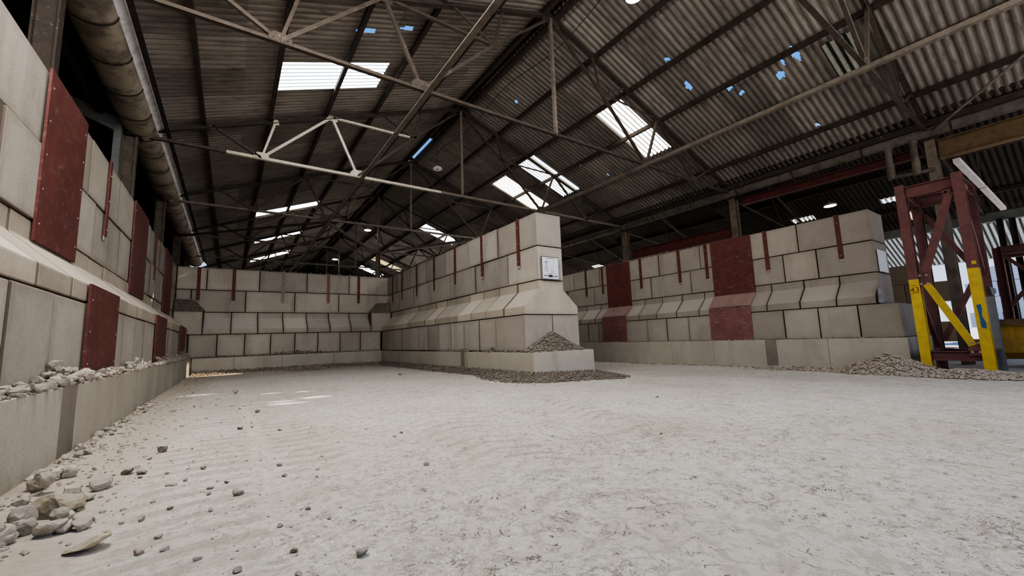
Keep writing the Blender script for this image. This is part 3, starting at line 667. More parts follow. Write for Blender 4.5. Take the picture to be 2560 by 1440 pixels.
# grey channel frame behind the left wall
t = thing('channel_frame', 'grey steel channel frame beside a column behind the left wall', 'steel frame', (-2.4, 11.8, 5))
mb = MB(); mb.sect((-2.25,11.82,5.86),(-3.6,11.82,6.42),[(-.05,-.14),(.05,-.14),(.05,.14),(-.05,.14)]); mb.build('sloping_channel', M['galv'], t)
mb = MB(); mb.bar((-2.25,11.82,5.9),(-2.25,11.82,3.2),.12,.16); mb.build('upright_channel', M['galv'], t)
# left neighbouring span
def lz(x): return 6.1 + SL*(-2.3-x)
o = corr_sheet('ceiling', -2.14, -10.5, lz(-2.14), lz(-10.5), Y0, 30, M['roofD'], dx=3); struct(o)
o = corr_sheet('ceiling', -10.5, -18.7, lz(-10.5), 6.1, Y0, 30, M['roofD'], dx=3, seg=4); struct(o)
for k, x in enumerate([-2.55, -3.9, -5.3]):
    mb = MB(); z = lz(x)-.09; mb.bar((x,Y0,z),(x,30,z),.1,.12); tag(mb.build('roof_purlin', M['purlin'], loc=(x,12,z)), ['dark purlin just left of the valley gutter', 'dark purlin in the neighbouring roof left of the gutter', 'dark purlin higher in the neighbouring roof left of the gutter'][k], 'purlin')
def sw(nm, x0, x1, y0, y1, z0, z1, mat='backwall'):
    mb = MB(); mb.box(x0,x1,y0,y1,z0,z1); return struct(mb.build(nm, M[mat]))
sw('wall_daylight_block_left', -18.9, -18.7, -6, 30, -.3, 6.3); sw('wall_left_bay_end', -18.7, -2.3, 30, 30.2, -.3, 9.4); sw('wall_daylight_block_front', -18.7, -2.3, -6.2, -6, -.3, 9.4)  # unseen outer and front walls added to keep daylight out of the left span
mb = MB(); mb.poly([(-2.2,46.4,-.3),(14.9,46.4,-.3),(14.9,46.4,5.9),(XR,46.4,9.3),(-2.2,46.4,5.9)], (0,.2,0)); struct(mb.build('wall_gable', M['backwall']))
sw('wall_daylight_block_far', 14.95, 15.1, 19, 46.4, -.3, 6.2); sw('wall_far_left', -2.3, -2.2, 30, 46.4, -.3, 6)  # far right wall is unseen, added to block daylight behind the back wall
for k, x in enumerate([1.5, 4.0, 8.8, 11.2]):
    mb = MB(); mb.bar((x,46.2,0),(x,46.2,roof_z(x)-.4),.2,.2); struct(mb.build('wall_gable_post', M['dark']))

# ------------------------------------------------------------------ second bay (right of the valley)
def b2(x): return 5.95 + .378*(20.3-x)
XB = 17.7; ZBr = b2(XB)
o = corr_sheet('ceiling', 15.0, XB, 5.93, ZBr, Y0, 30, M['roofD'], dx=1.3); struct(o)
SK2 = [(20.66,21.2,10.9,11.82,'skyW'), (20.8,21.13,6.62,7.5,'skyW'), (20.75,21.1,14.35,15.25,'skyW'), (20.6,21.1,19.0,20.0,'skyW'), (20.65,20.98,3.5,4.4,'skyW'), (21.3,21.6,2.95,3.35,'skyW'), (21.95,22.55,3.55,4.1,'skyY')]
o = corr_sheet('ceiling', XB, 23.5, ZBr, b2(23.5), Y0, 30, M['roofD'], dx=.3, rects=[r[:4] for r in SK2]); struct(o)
for r, l in zip(SK2, ['white rooflight in the second bay above the larger red plate', 'cream rooflight in the second bay near the lit lamp over the right wall', 'small cream rooflight in the second bay left of the red beam', 'small pale rooflight in the second bay just right of the pillar', 'cream rooflight glimpsed left of the steel tower top', 'small square rooflight seen inside the steel tower top', 'yellowish rooflight sheet seen through the steel tower frame']): rooflight(r, l, zfun=b2, group='rooflights in the second bay')
o = corr_sheet('translucent_roof_sheeting', 23.5, 26.7, b2(23.5), b2(26.7), -4, 12, M['skyB'], dx=1); tag(o, 'bright translucent corrugated roof sheeting beyond the steel tower', 'roof sheeting')
mb = MB(); mb.bar((22.6,Y0,4.62),(22.6,14,4.62),.25,.32); tag(mb.build('eaves_beam', M['galv'], loc=(22.6,4,4.6)), 'grey horizontal beam across the second bay beyond the tower', 'beam')
for k, x in enumerate([19.2, 21.6, 23.2]):
    z = b2(x)-.1; mb = MB(); mb.bar((x,Y0,z),(x,30,z),.09,.12); tag(mb.build('roof_purlin', M['purlin'], loc=(x,10,z)), f'dark purlin under the second bay roof, {ORD[k+1]} from its ridge', 'purlin')
for k, y in enumerate(TY[:4]):
    t = thing('roof_truss', f'dark roof truss in the second bay, {ORD[k+1]} from the camera', 'roof truss', (XB, y, 5.3), 'second bay trusses')
    mb = MB(); mb.tee((15,y,5.75),(XB,y,ZBr-.2),.1); mb.build('rafter', M['dark'], t)
    mb = MB(); mb.tee((23.4,y,b2(23.4)-.2),(XB,y,ZBr-.2),.1); mb.build('rafter', M['dark'], t)
    mb = MB(); mb.angle((15,y,5.6),(22.6,y,4.75),.07); mb.build('tie_beam', M['dark'], t)
    mb = MB(); mb.angle((18.6,y,5.2),(20.2,y,b2(20.2)-.2),.06); mb.angle((18.6,y,5.2),(XB,y,ZBr-.25),.06); mb.build('strut', M['dark'], t)
def beam(nm, p, q, w, h, label, mat, cat='beam'):
    mb = MB(); mb.ibeam(p, q, w, h, .025); return tag(mb.build(nm, M[mat], loc=tuple((Vector(p)+Vector(q))/2)), label, cat)
beam('steel_beam', (15.1,7.25,4.48), (15.1,11.9,4.5), .2, .42, 'red steel beam between two valley columns above the right wall', 'redbeam')
beam('steel_beam', (15.1,2.2,5.45), (15.1,6.9,5.5), .2, .24, 'dark red steel beam under the valley gutter left of the tower', 'redbeam')
beam('timber_coloured_beam', (14.78,-5,5.27), (14.78,1.84,5.29), .22, .5, 'deep brown rusty beam at upper right running to the valley column', 'brown')
# far block wall of the second bay, in lengths
for k, (a, b) in enumerate([(3.3,4.9),(4.9,6.5),(6.5,8.1),(8.1,9.7)]):
    for c in range(4):
        o_ = (.8 if c % 2 else 0); mb = MB(); mb.box(25, 25.8, a+o_+.01, b+o_-.01, .1+.86*c, .95+.86*c)
        tag(mb.build('concrete_block', M['ledge'], bevel=.015, loc=(25.4,a+.8,.1+.86*c)), f'distant concrete block beyond the tower, {ORD[k+1]} from the opening, {ORD[c+1]} course up', 'concrete block', 'distant blocks beyond the tower')
mb = MB(); mb.box(24.95, 24.985, 5.35, 5.95, 1.7, 3.3); tag(mb.build('steel_wear_plate', M['red'], loc=(24.97,5.6,1.7)), 'small distant red plate on the block wall beyond the tower', 'steel plate')
for k in range(4):
    for c in range(5):
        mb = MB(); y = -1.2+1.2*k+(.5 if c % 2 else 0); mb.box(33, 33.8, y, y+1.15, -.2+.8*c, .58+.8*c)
        tag(mb.build('concrete_block', M['sign'], bevel=.02, loc=(33.4,y+.5,-.2+.8*c)), f'outdoor block coloured white as if sunlit, beyond the opening, {ORD[4-k]} from the tower, {ORD[c+1]} course up', 'concrete block', 'sunlit blocks outside the opening')  # sunlight on these blocks is put into their white colour
sw('wall_second_bay_end', 15, 27, 30, 30.2, -.3, 8)

# ------------------------------------------------------------------ lamps
def lamp(x, y, z, ztop, label, lit, r=.17):
    t = thing('pendant_lamp', label, 'lamp', (x, y, ztop), 'round high-bay pendant lamps')
    mb = MB(); mb.tube((x,y,z+.1),(x,y,ztop),.008,6); mb.build('suspension_cord', M['black'], t)
    mb = MB(); n = 28
    prof = [(.02,.14),(.06,.12),(.075,.07),(r*.9,.06),(r,.03),(r,0),(r*.9,-.005)]
    V = [(x+p*math.cos(2*PI*i/n), y+p*math.sin(2*PI*i/n), z+q) for p, q in prof for i in range(n)]
    mb.add(V, [(j*n+i, j*n+(i+1) % n, (j+1)*n+(i+1) % n, (j+1)*n+i) for j in range(len(prof)-1) for i in range(n)])
    mb.build('lamp_housing', M['ledoff'], t, smooth=True)
    mb = MB(); mb.tube((x,y,z-.008),(x,y,z+.004), r*.86, n); mb.build('lamp_lens', M['led'] if lit else M['ledoff'], t)
    if not lit:
        mb = MB(); mb.tube((x,y,z-.016),(x,y,z-.006), r*.25, 14); mb.build('lamp_sensor', M['pipe'], t)
    return t
lamp(6.05, 4.3, 7.25, 9.05, 'lit pendant lamp at the top edge of the photo, nearest the camera', True)
lamp(6.05, 13.3, 7.22, 9.05, 'unlit pendant lamp disc hanging below the ridge in mid hall', False)
lamp(6.1, 22.9, 7.25, 9.05, 'lit pendant lamp beyond the back wall, nearer and right of the two', True, .2)
lamp(6.15, 32, 7.25, 9.05, 'lit pendant lamp at the far dark end of the hall', True, .22)
lamp(17.6, 5.06, 5.22, b2(17.8)-.1, 'lit pendant lamp in the second bay above the right wall', True, .2)
t = thing('strip_light', 'long white strip light hanging beside the brown beam at right', 'lamp', (16.9, 1.5, 4.8))
for a, b in (((14.95,1.6,4.96),(17.9,1.52,4.82)), ((18.05,1.52,4.815),(21.4,1.44,4.66))):
    mb = MB(); mb.bar(a, b, .13, .1); mb.build('light_batten', M['white'], t)
mb = MB(); mb.tube((17.97,1.52,4.84),(17.97,1.52,6.7),.01,6); mb.build('suspension_cord', M['pipe'], t)
# cable sagging along the ridge
def cable(nm, pts, r, label, mat='black'):
    cu = bpy.data.curves.new(nm, 'CURVE'); cu.dimensions = '3D'; cu.bevel_depth = r; cu.bevel_resolution = 2
    sp = cu.splines.new('POLY'); sp.points.add(len(pts)-1)
    for i, p in enumerate(pts): sp.points[i].co = (*p, 1)
    ob = bpy.data.objects.new(nm, cu); me = bpy.data.meshes.new_from_object(ob); bpy.data.objects.remove(ob)
    me.materials.clear(); me.materials.append(M[mat]); o = bpy.data.objects.new(nm, me); COL.objects.link(o); return tag(o, label, 'cable')
pts = []
for i in range(41):
    y = 2 + i*.35; s_ = (y % 4.95)/4.95; pts.append((6.95+.02*math.sin(y), y, roof_z(6.95)-.12-.28*math.sin(PI*s_)**2))
cable('ridge_cable', pts, .009, 'thin dark cable sagging along the right side of the ridge')

# ------------------------------------------------------------------ red and yellow steel tower
t = thing('steel_tower', 'maroon steel trestle tower with yellow lower legs at the right wall end', 'steel tower', (12.6, 1.75, -.15))
TX0, TX1, TA, TBm = 12.03, 13.3, 2.18, 1.32
ZY = {(TX0,TA): 1.82, (TX0,TBm): 1.93, (TX1,TA): 0, (TX1,TBm): 1.4}
for (x, y), zy in ZY.items():
    zt = 3.9 if x == TX0 else 3.86
    mb = MB(); mb.ibeam((x,y,zy if zy else -.2),(x,y,zt), .155, .2, .022, up=(1,0,0)); leg = mb.build('tower_leg', M['tower'], t)
    if zy:
        mb = MB(); mb.ibeam((x,y,-.2),(x,y,zy), .157, .202, .023, up=(1,0,0)); lg = mb.build('leg_base', M['yellow'] if x == TX0 else M['galv'], leg); lg['label'] = 'yellow painted lower leg' if x == TX0 else 'grey lower leg'
for z, h in ((3.73,.25),(.21,.19)):
    for x in (TX0, TX1):
        mb = MB(); mb.ibeam((x+.02,TBm+.07,z),(x+.02,TA-.07,z),.12,h,.018); mb.build('cross_beam', M['tower'], t)
    for y in (TA, TBm):
        mb = MB(); mb.ibeam((TX0+.1,y,z),(TX1-.1,y,z),.12,h,.018); mb.build('side_beam', M['tower'], t)
def diag(p, q, m, w=.12):
    mb = MB(); mb.sect(p, q, [(-.035,-w/2),(.035,-w/2),(.035,w/2),(-.035,w/2)], up=(0,0,1)); mb.build('diagonal_brace', M[m], t)
X = TX0-.01
diag((X,1.47,3.5),(X,2.0,1.95),'tower',.13); diag((X,2.0,1.7),(X,1.5,.42),'yellow',.12)
for z, y in ((3.55,1.46),(1.80,2.03),(.38,1.47)):
    mb = MB(); mb.box(X-.03,X+.03,y-.1,y+.1,z-.16 if z < 3 else z-.08,z+.16 if z < 3 else z+.08)
    for dz in (-.09, .09):
        for dy in (-.05, .05): mb.tube((X-.05,y+dy,z+(dz if z < 3 else 0)),(X-.028,y+dy,z+(dz if z < 3 else 0)),.022,8,1)
    mb.build('gusset_plate', [M['tower'], M['bolt']], t)
diag((TX0+.2,TBm,3.5),(TX1-.1,TBm,1.9),'tower',.1); diag((TX0+.15,TA,1.6),(TX1-.1,TA,.4),'tower',.1); diag((TX1,TA-.1,3.4),(TX1,TBm+.1,2.0),'tower',.1); diag((TX1,TBm+.1,1.9),(TX1,TA-.1,.5),'tower',.1)
mb = MB(); mb.box(TX0-.104,TX0-.100,TBm-.06,TBm+.0,2.0,2.07); mb.build('yellow_sticker', M['yellow'], t)
mb = MB(); mb.poly([(TX0-.104,1.34,.76),(TX0-.104,1.28,.74),(TX0-.104,1.27,.85),(TX0-.104,1.31,1.0),(TX0-.104,1.29,1.12),(TX0-.104,1.30,1.22),(TX0-.104,1.36,1.2),(TX0-.104,1.345,1.05)], (.003,0,0)); mb.build('blue_paint_mark', M['blue'], t)
mb = MB(); mb.poly([(TX0+.11,1.22,1.55),(TX0+.11,1.2,1.38),(TX0+.7,1.2,1.44),(TX0+.72,1.2,1.53)], (0,-.05,0)); mb.build('rubber_flap', M['black'], t)
tc = bpy.data.curves.new('leg_number', 'FONT'); tc.body = '43'; tc.size = .15; tc.align_x = 'CENTER'
to = bpy.data.objects.new('tmp', tc); COL.objects.link(to); bpy.context.view_layer.update()
me = bpy.data.meshes.new_from_object(to.evaluated_get(bpy.context.evaluated_depsgraph_get())); bpy.data.objects.remove(to)
R_ = Matrix(((0,0,-1),(-1,0,0),(0,1,0))).to_4x4(); R_.translation = Vector((TX0-.1035, 2.18, 1.55)); me.transform(R_); me.materials.clear(); me.materials.append(M['redink'])
o = bpy.data.objects.new('painted_number', me); COL.objects.link(o); o.parent = t; o.matrix_parent_inverse = Matrix.Translation(-t.location)
mb = MB(); mb.box(TX0-.105,TX0-.102,2.12,2.24,1.525,1.535); mb.box(TX0-.105,TX0-.102,2.13,2.22,1.69,1.697); mb.build('number_underline', M['redink'], t)

# second dark frame further right and the yellow bucket
t = thing('steel_tower', 'dark maroon steel frame farther back at the right edge of the photo', 'steel tower', (20, 1.2, -.2))
for x, y in ((19.6,1.6),(19.6,.3),(20.9,1.6),(20.9,.3)):
    mb = MB(); mb.ibeam((x,y,-.2),(x,y,3.15),.2,.2,.025); mb.build('tower_leg', M['dark' if x > 20 else 'tower'], t)
for y0_, y1_, x, z in ((1.6,.3,19.6,3.05),(1.6,.3,20.9,3.05)):
    mb = MB(); mb.ibeam((x,y0_,z),(x,y1_,z),.18,.24,.02); mb.build('cross_beam', M['tower'], t)
mb = MB(); mb.bar((19.6,1.5,2.9),(19.6,.35,1.3),.07,.1); mb.build('diagonal_brace', M['tower'], t)
mb = MB(); mb.bar((19.6,.4,2.9),(19.6,1.55,1.3),.07,.1); mb.build('diagonal_brace', M['tower'], t)
for k, (y, x) in enumerate(((1.62,22),(1.36,22.3))):
    mb = MB(); mb.ibeam((x,y,-.2),(x,y,4.45),.16,.16,.02); tag(mb.build('steel_column', M['dark'], loc=(x,y,-.2)), ['dark post under the grey beam beyond the tower, left of the pair', 'dark post under the grey beam beyond the tower, right of the pair'][k], 'steel column')
t = thing('loader_bucket', 'worn yellow loader bucket standing behind the right leg of the tower', 'loader bucket', (14.3, .6, -.1))
mb = MB(); P = [(13.7,.9),(13.95,.9),(13.98,.86),(13.86,.3),(14.1,.1),(14.9,.12),(14.9,.08),(14.05,.05),(13.72,.2)]
mb.poly([(x,-.9,z) for x, z in P], (0,2.2,0)); mb.build('bucket_shell', M['bucketyel'], t)
for y in (-.93, 1.27):
    mb = MB(); mb.poly([(13.7,y,.9),(14.0,y,.92),(14.9,y,.14),(14.9,y,.05),(13.72,y,.05)], (0,.035,0)); mb.build('side_plate', M['bucketyel'], t)
mb = MB(); mb.bar((13.66,-.9,.84),(13.66,1.3,.84),.06,.14); mb.build('lip_bar', M['brown'], t)
mb = MB(); mb.poly([(13.9,.9,.2),(14.2,.9,.2),(14.05,.9,-.15)], (0,-.1,0)); mb.build('bucket_foot', M['bucketyel'], t)

# ------------------------------------------------------------------ stones
def rock_mesh(seed, sub=2, flat=(1,.8,.62), cuts=9):
    r = random.Random(seed); bm = bmesh.new(); bmesh.ops.create_icosphere(bm, subdivisions=sub, radius=1)
    planes = []
    for _ in range(cuts):
        d = Vector((r.gauss(0,1), r.gauss(0,1), r.gauss(0,1))).normalized(); planes.append((d, r.uniform(.55,.9)))
    for v in bm.verts:
        for d, k in planes:
            e = v.co.dot(d)-k
            if e > 0: v.co -= d*e
        q = v.co.copy(); v.co *= 1 + .10*mnoise.noise(q*2.3 + Vector((seed,0,0))) + .06*mnoise.noise(q*6 + Vector((0,seed,0)))
        v.co = Vector((v.co.x*flat[0], v.co.y*flat[1], v.co.z*flat[2]))
    V = [v.co.copy() for v in bm.verts]; F_ = [[v.index for v in f.verts] for f in bm.faces]; bm.free(); return V, F_
ROCK = []
for i in range(9):
    V, F_ = rock_mesh(i+1, 3, (1, random.uniform(.75,1), random.uniform(.6,.95)))
    me = bpy.data.meshes.new('stone'); me.from_pydata([tuple(v) for v in V], [], F_); me.materials.append(M['stone']); me.update(); ROCK.append(me)
def variant(mk):
    out = []
    for me in ROCK:
        m2 = me.copy(); m2.materials.clear(); m2.materials.append(M[mk]); out.append(m2)
    return out
ROCK_Y, ROCK_B = variant('stone_y'), variant('stone_b')
LOWR = [rock_mesh(100+i, 1, (1,.8,.62), 6) for i in range(8)]
def stone(x, y, z, r, label, group, lib=ROCK, flat=1., rot=None, name='stone'):
    o = bpy.data.objects.new(name, random.choice(lib)); COL.objects.link(o)
    o.scale = (r*random.uniform(.85,1.2), r*random.uniform(.8,1.1), r*flat*random.uniform(.8,1.05))
    o.rotation_euler = rot or (random.uniform(-.35,.35), random.uniform(-.35,.35), random.uniform(0, 6.28))
    zmin = min((o.rotation_euler.to_matrix() @ Vector([v.co[i]*o.scale[i] for i in range(3)])).z for v in o.data.vertices)
    o.location = (x, y, z - zmin - r*.12)
    return tag(o, label, 'stone', group)
G1, G2, G3, G4 = 'stones on the left plinth ledge', 'stones along the foot of the left plinth', 'loose stones on the dusty floor', 'stones at the right wall heap'
rs = random.Random(3)
# stones on the ledge above the left plinth
N = 0
while N < 150:
    y = 3.75 + 6.5*rs.random()**1.3; x = rs.uniform(-1.2, -1.04)
    hp = .02 + .2*math.exp(-((y-5.1)/.55)**2) + .09*math.exp(-((y-8.0)/1.2)**2) + .05*math.exp(-((y-6.3)/.5)**2)
    if rs.random() > .25 + hp*6: continue
    r = rs.uniform(.022, .052); z = .62 + max(0, rs.uniform(-.3, 1)*hp*(1-(x+1.2)/.2))
    stone(x, y, z, r, 'pale limestone chunk lying on the ledge of the left plinth', G1); N += 1
N = 0
while N < 120:
    y = 2.8 + 7*rs.random()**2.1; w = .12 + .42*max(0, 1-(y-2.8)/1.6)
    x = -1.03 + w*rs.random()**1.3; r = rs.uniform(.018, .05)*(1.15 if y < 4 else .8)
    stone(x, y, zf(x,y) + (rs.random()*.05 if y < 3.8 and x < -.8 else 0), r, 'grey limestone chunk on the floor against the left plinth', G2); N += 1
# scattered on the floor
N = 0
while N < 95:
    y = rs.uniform(1.35, 9); x = rs.gauss(-.35+.05*y, .33) if rs.random() < .72 else rs.uniform(-.5, 1.4)
    if x < -.95 or (x > .5 and y > 5): continue
    r = rs.uniform(.006, .022)*(1.5 if rs.random() < .12 else 1)
    stone(x, y, zf(x,y), r, 'small loose pebble on the dusty floor of the left bay', G3, ROCK if rs.random() < .6 else ROCK_B, .8); N += 1
for x, y, r, l, lib, fl in [(-.70,3.14,.115,'large yellowish angular rock on the floor by the left plinth, biggest stone',ROCK_Y,.9), (-.46,2.5,.075,'long flat tan rock lying alone on the floor at lower left',ROCK_Y,.45),
                        (-.83,2.93,.075,'dark-edged flat rock at the left edge of the photo',ROCK,.6), (-.42,4.40,.045,'brown rounded stone alone in the tyre track at left',ROCK_B,.9),
                        (-.53,3.78,.05,'flat brown stone by the tyre track, left bay floor',ROCK_B,.5), (-.45,3.72,.03,'small brown stone right of a flat brown stone on the left floor',ROCK_B,.8), (.11,5.0,.025,'dark pebble alone on the pale track in mid left floor',ROCK_B,.9),
                        (.44,1.70,.026,'tan stone near the bottom edge of the photo, larger of two',ROCK,.7), (.235,1.90,.016,'small brown stone near the bottom edge, smaller of two',ROCK_B,.8), (.10,9.1,.05,'dark stone alone in the far left bay before the sun patches',ROCK_B,.9),
                        (-.60,3.5,.06,'pale rock leaning on the heap beside the left plinth foot',ROCK,.8), (2.85,2.1,.012,'black pebble alone on the right part of the floor',ROCK_B,.8), (4.6,3.4,.016,'tiny grey stone on the floor right of centre',ROCK_B,.8), (3.55,10.2,.04,'dark stone on the floor before the centre wall',ROCK_B,.8)]:
    stone(x, y, zf(x,y), r, l, None, lib, fl)

# rubble masses nobody could count
def rubble(name, label, pts, mat, cat='rubble', base=None):
    """pts: (x,y,z,r) stones merged into one mass, base = list of (V,F) surfaces"""
    V, F_ = [], []
    r = random.Random(len(pts))
    for x, y, z, s_ in pts:
        v, f = r.choice(LOWR); m = Matrix.Rotation(r.uniform(0,6.28),3,'Z') @ Matrix.Rotation(r.uniform(-.6,.6),3,'X'); b = len(V)
        V += [tuple(m @ (q*s_) + Vector((x,y,z))) for q in v]; F_ += [tuple(b+i for i in g_) for g_ in f]
    if base:
        for v, f in base: b = len(V); V += v; F_ += [tuple(b+i for i in g_) for g_ in f]
    me = bpy.data.meshes.new(name); me.from_pydata(V, [], F_); me.materials.append(M[mat]); me.update()
    o = bpy.data.objects.new(name, me); COL.objects.link(o); return tag(o, label, cat, None, 'stuff')
def heap(hfun, x0, x1, y0, y1, n, smin, smax, seed, res=24, zfun=zf, thr=.01):
    """surface z = zfun + hfun, covered with stones"""
    r = random.Random(seed); V, F_ = [], []
    for j in range(res+1):
        for i in range(res+1):
            x = x0+(x1-x0)*i/res; y = y0+(y1-y0)*j/res; V.append((x, y, zfun(x,y)+hfun(x,y)-.02))
    for j in range(res):
        for i in range(res):
            a = j*(res+1)+i
            if max(V[a][2]-zfun(V[a][0],V[a][1]), V[a+res+2][2]-zfun(V[a+res+2][0],V[a+res+2][1])) > -.015: F_.append((a,a+1,a+res+2,a+res+1))
    P = []; k = 0
    while len(P) < n and k < n*40:
        k += 1; x = r.uniform(x0,x1); y = r.uniform(y0,y1); h = hfun(x,y)
        if h < thr and r.random() > h/thr*.6+.02: continue
        s_ = r.uniform(smin, smax); P.append((x, y, zfun(x,y)+h+s_*.1, s_))
    return P, [(V, F_)]
sstep = sst
# heap at the end of the right wall
def h1(x, y):
    a = .42*max(0, 1-math.hypot((x-11.86)/.85, (y-2.78)/1.0)); b = .12*max(0, 1-math.hypot((x-11.7)/.9, (y-1.6)/1.4)); c = .08*max(0, 1-math.hypot((x-11.9)/.5,(y-4.2)/1.6))
    return max(a, b, c) + .015*mnoise.noise(Vector((x*9,y*9,0))) if max(a,b,c) > 0 else 0
P, B_ = heap(h1, 10.9, 12.6, .3, 5.6, 3000, .018, .048, 1, 40)
rubble('rubble_heap', 'heap of tan crushed rock at the end of the right wall beside the tower', P, 'gravel_tan', 'rubble', B_)
# heap on the pillar plinth
def h2(x, y):
    return max(0, .43*(1-abs(x-5.98)/.86)) * sst(6.76, 7.05, y) if abs(x-5.98) < .86 else 0
P, B_ = heap(h2, 5.18, 6.88, 6.77, 7.13, 900, .012, .036, 2, 24, lambda x, y: .566, .03)
rubble('rubble_heap', 'heap of brown crushed rock on the plinth in front of the pillar end', P, 'gravel', 'rubble', B_)
# gravel ring at the foot of the pillar and along the centre plinth
def h3(x, y):
    dx = max(5.16-x, x-6.92, 0); dy = max(6.75-y, 0); d = math.hypot(dx, dy)
    w = .42 + .5*sst(9, 6.9, y) + (.0 if x < 6.92 else -.1); w *= sst(17.5, 15, y)*.5+.5
    return max(0, (1-d/w))*.15 if d > 0 or x > 6.9 else -.3
P, B_ = heap(h3, 4.1, 7.7, 5.75, 8.2, 2300, .008, .03, 3, 44); P2, B2 = heap(h3, 4.3, 5.17, 8.2, 17.0, 1500, .012, .036, 4, 50)
rubble('gravel', 'brown gravel spread around the foot of the pillar and centre plinth', P+P2, 'gravel', 'gravel', B_+B2)
# ledges
def strip(w, u0, u1, n0, n1, z, n, smin, smax, seed, hf, axis='x'):
    r = random.Random(seed); P = []
    while len(P) < n:
        u = r.uniform(u0, u1); q = r.uniform(n0, n1); h = hf(u)
        if r.random() > min(1, h*9+.05): continue
        s_ = r.uniform(smin, smax); x, y, zz = w.p(u, q, z + max(0, h*(1-(q-n0)/(n1-n0)))*r.random() + s_*.2); P.append((x,y,zz,s_))
    return P
P = strip(WL, 10.4, 17.0, .45, .6, .62, 420, .03, .07, 5, lambda u: .12+.16*math.exp(-((u-16)/1.2)**2)+.06*math.sin(u*2)**2)
P += strip(WL, 3.4, 10.4, .45, .6, .62, 420, .012, .03, 6, lambda u: .05)
rubble('rubble', 'crushed rock strewn along the far ledge of the left plinth', P, 'gravel_tan')
P = strip(WB, -1.0, 5.1, .45, .88, ZB, 800, .012, .035, 7, lambda u: .03+.16*math.exp(-((u-2.0)/1.0)**2)+.03*math.exp(-((u+.4)/.8)**2)*2)
rubble('rubble', 'bank of crushed rock on the plinth ledge of the back wall', P, 'gravel')
P = strip(WR, 2.6, 12.5, .45, .87, ZB, 500, .012, .034, 8, lambda u: .02+.05*max(0, mnoise.noise(Vector((u*1.5,0,0)))))
rubble('rubble', 'small rubble strewn on the plinth ledge of the right wall', P, 'gravel_tan')
P = strip(WC, 7.2, 12, .44, .53, .566, 260, .012, .045, 9, lambda u: .01+.12*math.exp(-((u-8.5)/.2)**2)+.12*math.exp(-((u-10.0)/.25)**2)+.1*math.exp(-((u-10.9)/.2)**2)+.04*math.exp(-((u-7.6)/.4)**2))
rubble('rubble', 'small clumps of rubble on the left ledge of the centre plinth', P, 'gravel')
# back-corner pockets on the ledge level
for cx, lab, sx, sd in ((-1.62, 'rubble heaped on the corner block at the left end of the back wall', 1, 11), (5.66, 'rubble heaped on the corner block at the right end of the back wall', -1, 12)):
    hp = lambda x, y, cx=cx: max(0, .5*(1-abs(x-cx)/.82))*sst(17.5, 17.78, y) 
    x0, x1 = (cx, cx+.78) if sx > 0 else (cx-.78, cx)
    P, B_ = heap(lambda x, y: min(.40, hp(x,y)*2.0), x0, x1, 17.52, 17.92, 420, .025, .06, sd, 14, lambda x, y: LV[2])
    rubble('rubble_heap', lab, P, 'gravel', 'rubble', B_)
# debris along the back plinth and the near left floor edge, and spill on wall tops
def h4(x, y):
    d = 17.04-y; return max(0, .11*(1-d/(.55+.8*math.exp(-((x-2.3)/.5)**2)+.6*math.exp(-((x+.8)/.6)**2)))) + .1*max(0,1-math.hypot((x-2.25)/.8,(y-15.9)/.7))
P, B_ = heap(h4, -1.0, 5.1, 15.0, 17.03, 1500, .012, .045, 13, 40)
rubble('gravel', 'low bank of dirty gravel along the foot of the back wall', P, 'gravel_tan', 'gravel', B_)
r = random.Random(15); P = []
for _ in range(900):
    y = 2.6 + 13*r.random()**1.3; x = -1.04 + abs(r.gauss(0, .3)); s_ = r.uniform(.005, .016)*(1+.06*y); P.append((x, y, zf(x,y)+s_*.2, s_))
for _ in range(500):
    y = 1.2+6*r.random(); x = r.gauss(-.1, .55)
    if x > -.98: s_ = r.uniform(.003, .008); P.append((x, y, zf(x,y)+s_*.2, s_))
rubble('gravel', 'fine gravel scattered over the floor beside the left plinth', P, 'stone', 'gravel')
r = random.Random(16); P = [(12.15-r.random()**2*.35, r.uniform(3.6,13), 0, r.uniform(.008,.028)) for _ in range(450)]; P = [(x,y,zf(x,y)+s_*.3,s_) for x,y,_,s_ in P]
rubble('gravel', 'thin line of gravel at the foot of the right plinth', P, 'gravel', 'gravel')
r = random.Random(17); P = []
for _ in range(700):
    y = r.gauss(10.2, 1.0) if r.random() < .6 else r.uniform(3.2, 14.5); P.append((13.05+r.random()*.5, y, LV[4]+r.random()*.06*(1 if 8.5 < y < 13.5 else .3), r.uniform(.012,.04)))
rubble('rubble', 'crushed rock spilled along the top of the right wall', P, 'gravel_tan')
r = random.Random(18); P = [(5.75+r.random()*.4, 9+8.8*r.random()**1.1, LV[4]+r.random()*.04, r.uniform(.012,.04)) for _ in range(420)]
rubble('rubble', 'crushed rock spilled along the top of the centre wall', P, 'gravel')
r = random.Random(19); P = [(r.uniform(-1.6,5.6), 17.98+r.random()*.3, LV[4]+r.random()*.03, r.uniform(.015,.045)) for _ in range(420)]
rubble('rubble', 'dusty rubble along the top of the back wall', P, 'gravel_tan')

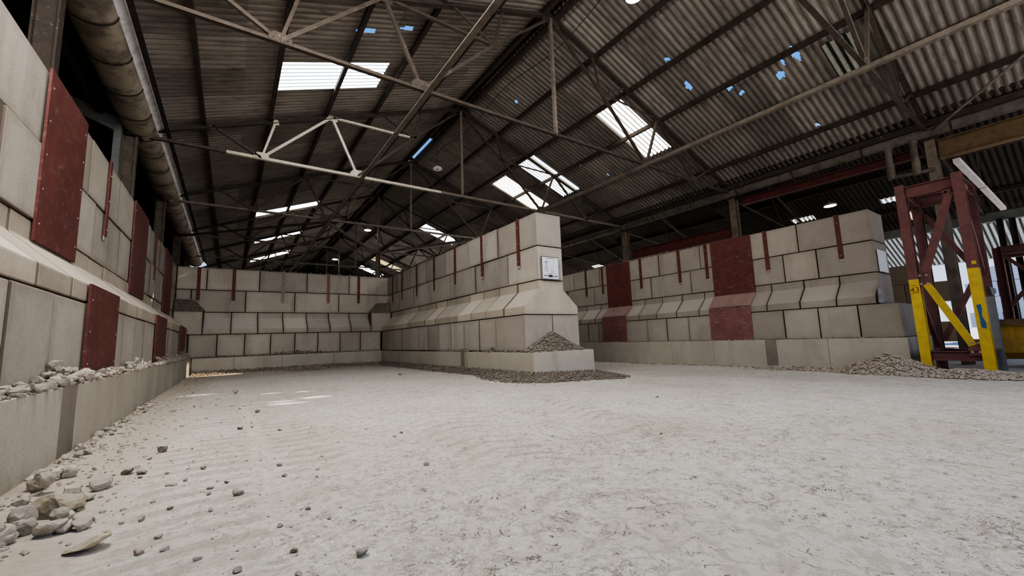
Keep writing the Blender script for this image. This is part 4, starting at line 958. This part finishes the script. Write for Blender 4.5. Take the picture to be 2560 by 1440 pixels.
# ------------------------------------------------------------------ light
w = bpy.data.worlds.new('sky'); S.world = w; w.use_nodes = True; nt = w.node_tree; nt.nodes.clear()
out = nt.nodes.new('ShaderNodeOutputWorld'); bg = nt.nodes.new('ShaderNodeBackground'); tc = nt.nodes.new('ShaderNodeTexCoord'); sp = nt.nodes.new('ShaderNodeSeparateXYZ'); cr = nt.nodes.new('ShaderNodeValToRGB')
nt.links.new(tc.outputs['Generated'], sp.inputs[0]); nt.links.new(sp.outputs[2], cr.inputs[0]); nt.links.new(cr.outputs[0], bg.inputs[0]); nt.links.new(bg.outputs[0], out.inputs[0])
cr.color_ramp.elements[0].position = 0; cr.color_ramp.elements[0].color = (.75,.82,.95,1); cr.color_ramp.elements[1].position = .45; cr.color_ramp.elements[1].color = (.07,.30,.82,1)
bg.inputs[1].default_value = 1.4
sd = bpy.data.lights.new('sun', 'SUN'); sd.energy = 16; sd.angle = math.radians(.55); sd.color = (1,.95,.87)
so = bpy.data.objects.new('sun', sd); COL.objects.link(so); so.rotation_euler = Vector((-1.40,.46,-1.0)).to_track_quat('-Z','Y').to_euler(); so.location = (30,-8,20)
def area(nm, loc, tgt, sx, sy, power, col=(1,.97,.93)):
    l = bpy.data.lights.new(nm, 'AREA'); l.shape = 'RECTANGLE'; l.size = sx; l.size_y = sy; l.energy = power; l.color = col
    o = bpy.data.objects.new(nm, l); COL.objects.link(o); o.location = loc; o.rotation_euler = (Vector(tgt)-Vector(loc)).to_track_quat('-Z','Y').to_euler(); return o
area('overhead_fill', (4.2, 1.2, 7.5), (4.6, 1.6, 0), 5.5, 3.6, 190, (1,.965,.92))  # unseen soft lamp added under the closed roof to brighten the foreground
area('left_fill', (-.6, 3.6, 6.2), (4.5, 8.5, 1.2), 2.4, 2.4, 640, (1,.965,.92))  # added fill lamp out of view, brightens the centre wall from the left
area('right_fill', (9.2, -1.6, 7.2), (-1.5, 6, 1), 3, 3, 300, (1,.965,.92))  # added fill lamp out of view, lifts the left wall and plinth
area('open_front_daylight', (9, -5.8, 3.2), (9, 6, 1.2), 13, 5, 60)
area('rear_fill', (14.6, 27, 2.2), (2, 24, 6), 10, 3.2, 850, (1,.96,.9))  # added lamp hidden behind the back wall, brightens the far roof
area('right_opening_daylight', (24, -4.5, 3), (12, 3, 1), 6, 4, 200, (1,.97,.95))

# ------------------------------------------------------------------ render look
S.view_settings.view_transform = 'AgX'
try: S.view_settings.look = 'AgX - Medium High Contrast'
except Exception: pass
S.view_settings.exposure = 0.1
S.cycles.use_denoising = True
S.cycles.max_bounces = 5; S.cycles.diffuse_bounces = 3; S.cycles.glossy_bounces = 1; S.cycles.transparent_max_bounces = 6
S.cycles.use_adaptive_sampling = True; S.cycles.adaptive_threshold = .08; S.cycles.adaptive_min_samples = 16
S.cycles.caustics_reflective = False; S.cycles.caustics_refractive = False
S.cycles.sample_clamp_indirect = 6
